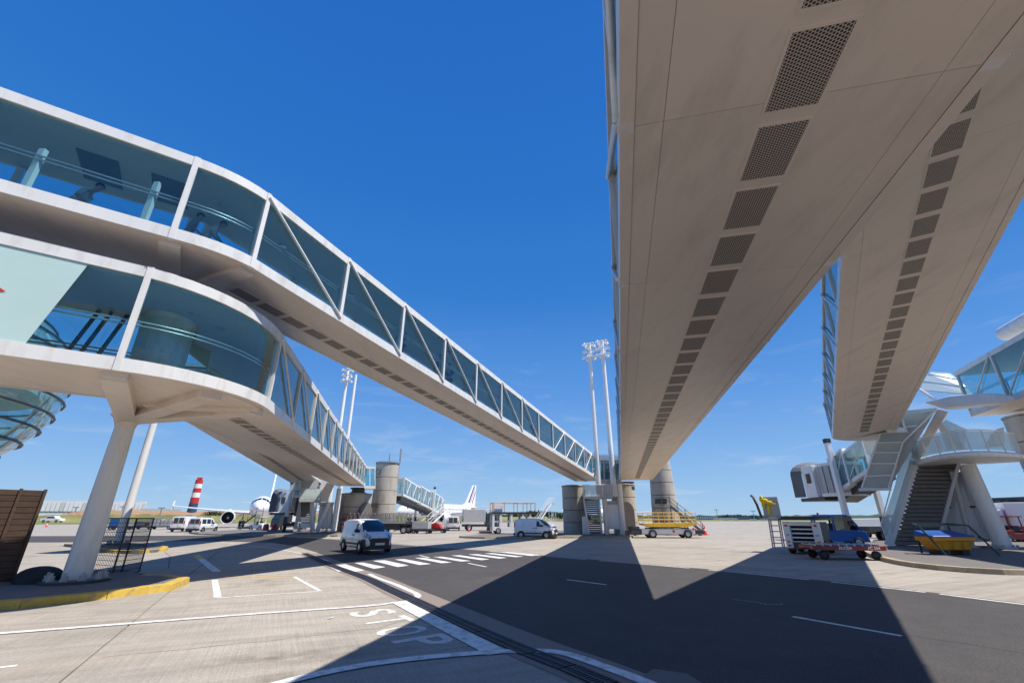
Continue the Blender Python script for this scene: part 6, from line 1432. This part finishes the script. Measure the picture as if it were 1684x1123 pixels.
for k in range(12):
    ph = 2*math.pi*k/12; m = MB(); m.tube([(cR.x+(RX-.5)*math.cos(th)*math.cos(ph), cR.y+(RX-.5)*math.cos(th)*math.sin(ph), cR.z+(RZ-.5)*math.sin(th)) for th in [math.pi*(i/24)-math.pi/2 for i in range(1, 24)]], .16, 6); obj('vertical_rib', m, GREYP, t)
for dz in (-4.5, -.5, 3.5): m = MB(); rr = RX*math.sqrt(max(.05, 1-(dz/RZ)**2))-1.2; m.lathe((cR.x, cR.y, cR.z+dz), [(rr, -.2), (rr, .2)], 40); obj('floor_plate', m, WHITE, t)
m = MB(); m.lathe((cR.x, cR.y, 0), [(3.2, 0), (3.2, cR.z-RZ+1.5)], 32); obj('support_drum', m, PIER, t)

# ------------------------------------------------------------------ people
def skinned(name, verts, edges, radii, m_, parent, sub=1):
    me = bpy.data.meshes.new(name); off = wpos(parent); me.from_pydata([tuple(Vector(v)-off) for v in verts], edges, []); me.materials.append(m_)
    o = bpy.data.objects.new(name, me); col.objects.link(o); o.parent = parent
    bm = bmesh.new(); bm.from_mesh(me); ly = bm.verts.layers.skin.verify(); bm.verts.ensure_lookup_table()
    for i, r_ in enumerate(radii): bm.verts[i][ly].radius = (r_, r_) if not isinstance(r_, tuple) else r_; bm.verts[i][ly].use_root = (i == 0)
    bm.to_mesh(me); bm.free()
    o.modifiers.new('skin', 'SKIN').use_smooth_shade = True; s = o.modifiers.new('sub', 'SUBSURF'); s.levels = sub; s.render_levels = sub
    return o
def person(label, pos, az, shirt, trousers, lean=0.0, stride=.22, arm=.3, hair=None):
    t = thing('person', label, 'person', pos, 'people inside the walkways'); f = Fr(pos, az); hp = .95
    def P(x, y, z): return f.p(x+lean*max(0, z-hp), y, z)
    bodyv = [P(0,0,.98), P(0,0,1.15), P(.01,0,1.36), P(.01,0,1.47), P(.02,0,1.56), P(.04,0,1.67), P(.03,0,1.76),
             P(.01,.19,1.42), P(-.03,.25,1.15), P(arm*.7,.24,1.02), P(arm,.23,.98), P(.01,-.19,1.42), P(.02,-.25,1.15), P(arm*.9,-.22,1.04), P(arm*1.15,-.2,1.0),
             f.p(0,.10,.92), f.p(stride*.5,.10,.52), f.p(stride*.6,.10,.09), f.p(stride*.6+.16,.11,.04), f.p(0,-.10,.92), f.p(-stride*.35,-.10,.52), f.p(-stride,-.10,.10), f.p(-stride+.15,-.11,.04)]
    E_ = [(0,1),(1,2),(2,3),(3,4),(4,5),(5,6),(2,7),(7,8),(8,9),(9,10),(2,11),(11,12),(12,13),(13,14),(0,15),(15,16),(16,17),(17,18),(0,19),(19,20),(20,21),(21,22)]
    Rr = [(.13,.10),(.13,.10),(.16,.10),.06,.055,.10,.07,.06,.045,.035,.03,.06,.045,.035,.03,.09,.06,.04,.035,.09,.06,.04,.035]
    skinned('body', bodyv, E_, Rr, SKIN, t)
    skinned('shirt', [P(0,0,.94), P(0,0,1.2), P(.01,0,1.40), P(.01,.20,1.41), P(-.02,.25,1.18), P(.01,-.20,1.41), P(.02,-.25,1.18)], [(0,1),(1,2),(2,3),(3,4),(2,5),(5,6)], [(.17,.13),(.16,.12),(.16,.115),.075,.065,.075,.065], shirt, t)
    skinned('trousers', [f.p(0,0,.96), f.p(0,.10,.88), f.p(stride*.5,.10,.52), f.p(stride*.6,.10,.12), f.p(0,-.10,.88), f.p(-stride*.35,-.10,.52), f.p(-stride,-.10,.13)], [(0,1),(1,2),(2,3),(0,4),(4,5),(5,6)], [(.16,.12),.105,.075,.06,.105,.075,.06], trousers, t)
    m = MB(); c = P(.01,0,1.71); n_ = 12; vs_ = [(c.x+.105*math.sin(math.pi*i/16)*math.cos(2*math.pi*k/n_), c.y+.105*math.sin(math.pi*i/16)*math.sin(2*math.pi*k/n_), c.z+.12*math.cos(math.pi*i/16)) for i in range(9) for k in range(n_)]
    m.add(vs_, [(i*n_+k, i*n_+(k+1) % n_, (i+1)*n_+(k+1) % n_, (i+1)*n_+k) for i in range(8) for k in range(n_)], 0, True); obj('hair', m, hair or HAIR, t)
CL = {n_: mat('cloth_'+n_, c_, .85) for n_, c_ in dict(white=(.6,.6,.6), navy=(.02,.03,.07), black=(.015,.015,.018), teal=(.03,.32,.32), grey=(.2,.21,.23), pattern=(.28,.3,.36), red=(.35,.03,.05), jeans=(.05,.08,.16)).items()}
def on_walk(pt, u, lat): p = pt(u, lat, 'b', .262); return p
az_up = 22.5
for lb, pt_, u, lat, az, s_, tr_, ln_ in (
    ('person in white with dark hair leaning in the walkway at the upper left edge', upt, 1.90, 1.8, 120, 'white', 'black', .15),
    ('person in a white top bending forward behind the upper left glass', upt, 2.35, 2.0, 60, 'white', 'navy', .55),
    ('person in a patterned shirt just right of the first upper left post', upt, 3.3, 1.9, 50, 'pattern', 'red', .25),
    ('person in a pale shirt leaning forward in the upper curved bay', upt, 5.6, 1.9, 45, 'white', 'grey', .55),
    ('dark clad person standing in the third braced bay of the upper walkway', upt, 11.35, .9, 200, 'navy', 'black', .05),
    ('dark clad person with backpack in the fourth braced bay of the upper walkway', upt, 12.35, .9, 200, 'black', 'black', .15),
    ('smaller person following close behind in the fourth braced bay', upt, 12.7, 1.1, 200, 'navy', 'navy', .1),
    ('person in white top and teal trousers in the fifth braced bay', upt, 13.35, .8, 22, 'white', 'teal', .05),
    ('person in dark clothes in the sixth braced bay of the upper walkway', upt, 14.5, .9, 200, 'black', 'jeans', .1),
    ('person in dark clothes past the unbraced bay of the upper walkway', upt, 16.4, .9, 200, 'navy', 'black', .1),
    ('person in red clothes near the lower end of the upper walkway', upt, 19.4, .9, 200, 'red', 'black', .05)):
    person(lb, on_walk(pt_, u, lat), az, CL[s_], CL[tr_], ln_)
pl_ = pd(1000, 790, 52.2); person('dark figure standing inside the glass lobby of the centre tower', (pl_.x, pl_.y, pl_.z-.05), 200, CL['black'], CL['black'])
g_ = gp(814, 870); person('apron worker in yellow vest left of the cargo loader', (g_.x, g_.y, 0), 150, mat('hi_vis', (.65,.8,.03), .7), CL['navy'])
# interior uprights in the big upper-left glazing, ceiling grilles and lamps
for (u, h_) in ((2.28, 1.25), (2.83, 1.35)):
    p, q = upt(u, .30, 'b', .26), upt(u, .30, 'b', .26+h_); obj('rail_upright', MB().bar(p, q, .14, .10), WHITEC, up_l)
CG = mat('ceiling_grille', (.10,.11,.12), .6)
for u in (2.35, 2.75): m = MB(); q = [upt(u, .9, 't', -.305), upt(u+.22, .9, 't', -.305), upt(u+.22, 2.2, 't', -.305), upt(u, 2.2, 't', -.305)]; m.extr(q, (0,0,-.01)); obj('ceiling_grille', m, CG, up_l)
for pt_, par, us_ in ((upt, up_l, (5.5, 9.5, 10.5, 11.5, 12.5, 13.5)), (lpt, lo_l, (2.4, 7.0, 10.0))):
    for u in us_: c = pt_(u, 1.3, 't', -.31); obj('ceiling_lamp', MB().lathe(c, [(.02,-.02),(.12,-.02),(.14,0)], 16), STEEL, par)
for u in (9.33, 9.66, 10.33, 10.66): 
    pass
# dark services standing behind the lower left glass
for du in (2.55, 2.62, 2.72): p, q = lpt(du, 2.9, 'b', .26), lpt(du+.14, 2.9, 't', -.3); obj('service_pipe', MB().tube([p, q], .05, 8), STEELD, lo_l)

for i, (x, y, D) in enumerate(((120,834,380),(197,833,360),(262,835,300),(808,838,420),(1180,838,420),(1240,840,380))):
    b = pd(x, 850, D); b.z = 0; z = pd(x, y, D).z; t = thing('lamp_post', 'thin distant lamp post on the horizon, '+('far left of the hangar','behind the rear column','left of the striped chimney','right of the striped tail','right of the tall centre pier','left of the white loader')[i], 'lamp post', b, 'distant lamp posts')
    obj('pole', MB().tube([b, (b.x, b.y, z)], .22, 6), STEEL, t); m = MB(); m.box((b.x, b.y, z), (3.2, .6, .5)); obj('lamp_head', m, STEEL, t)
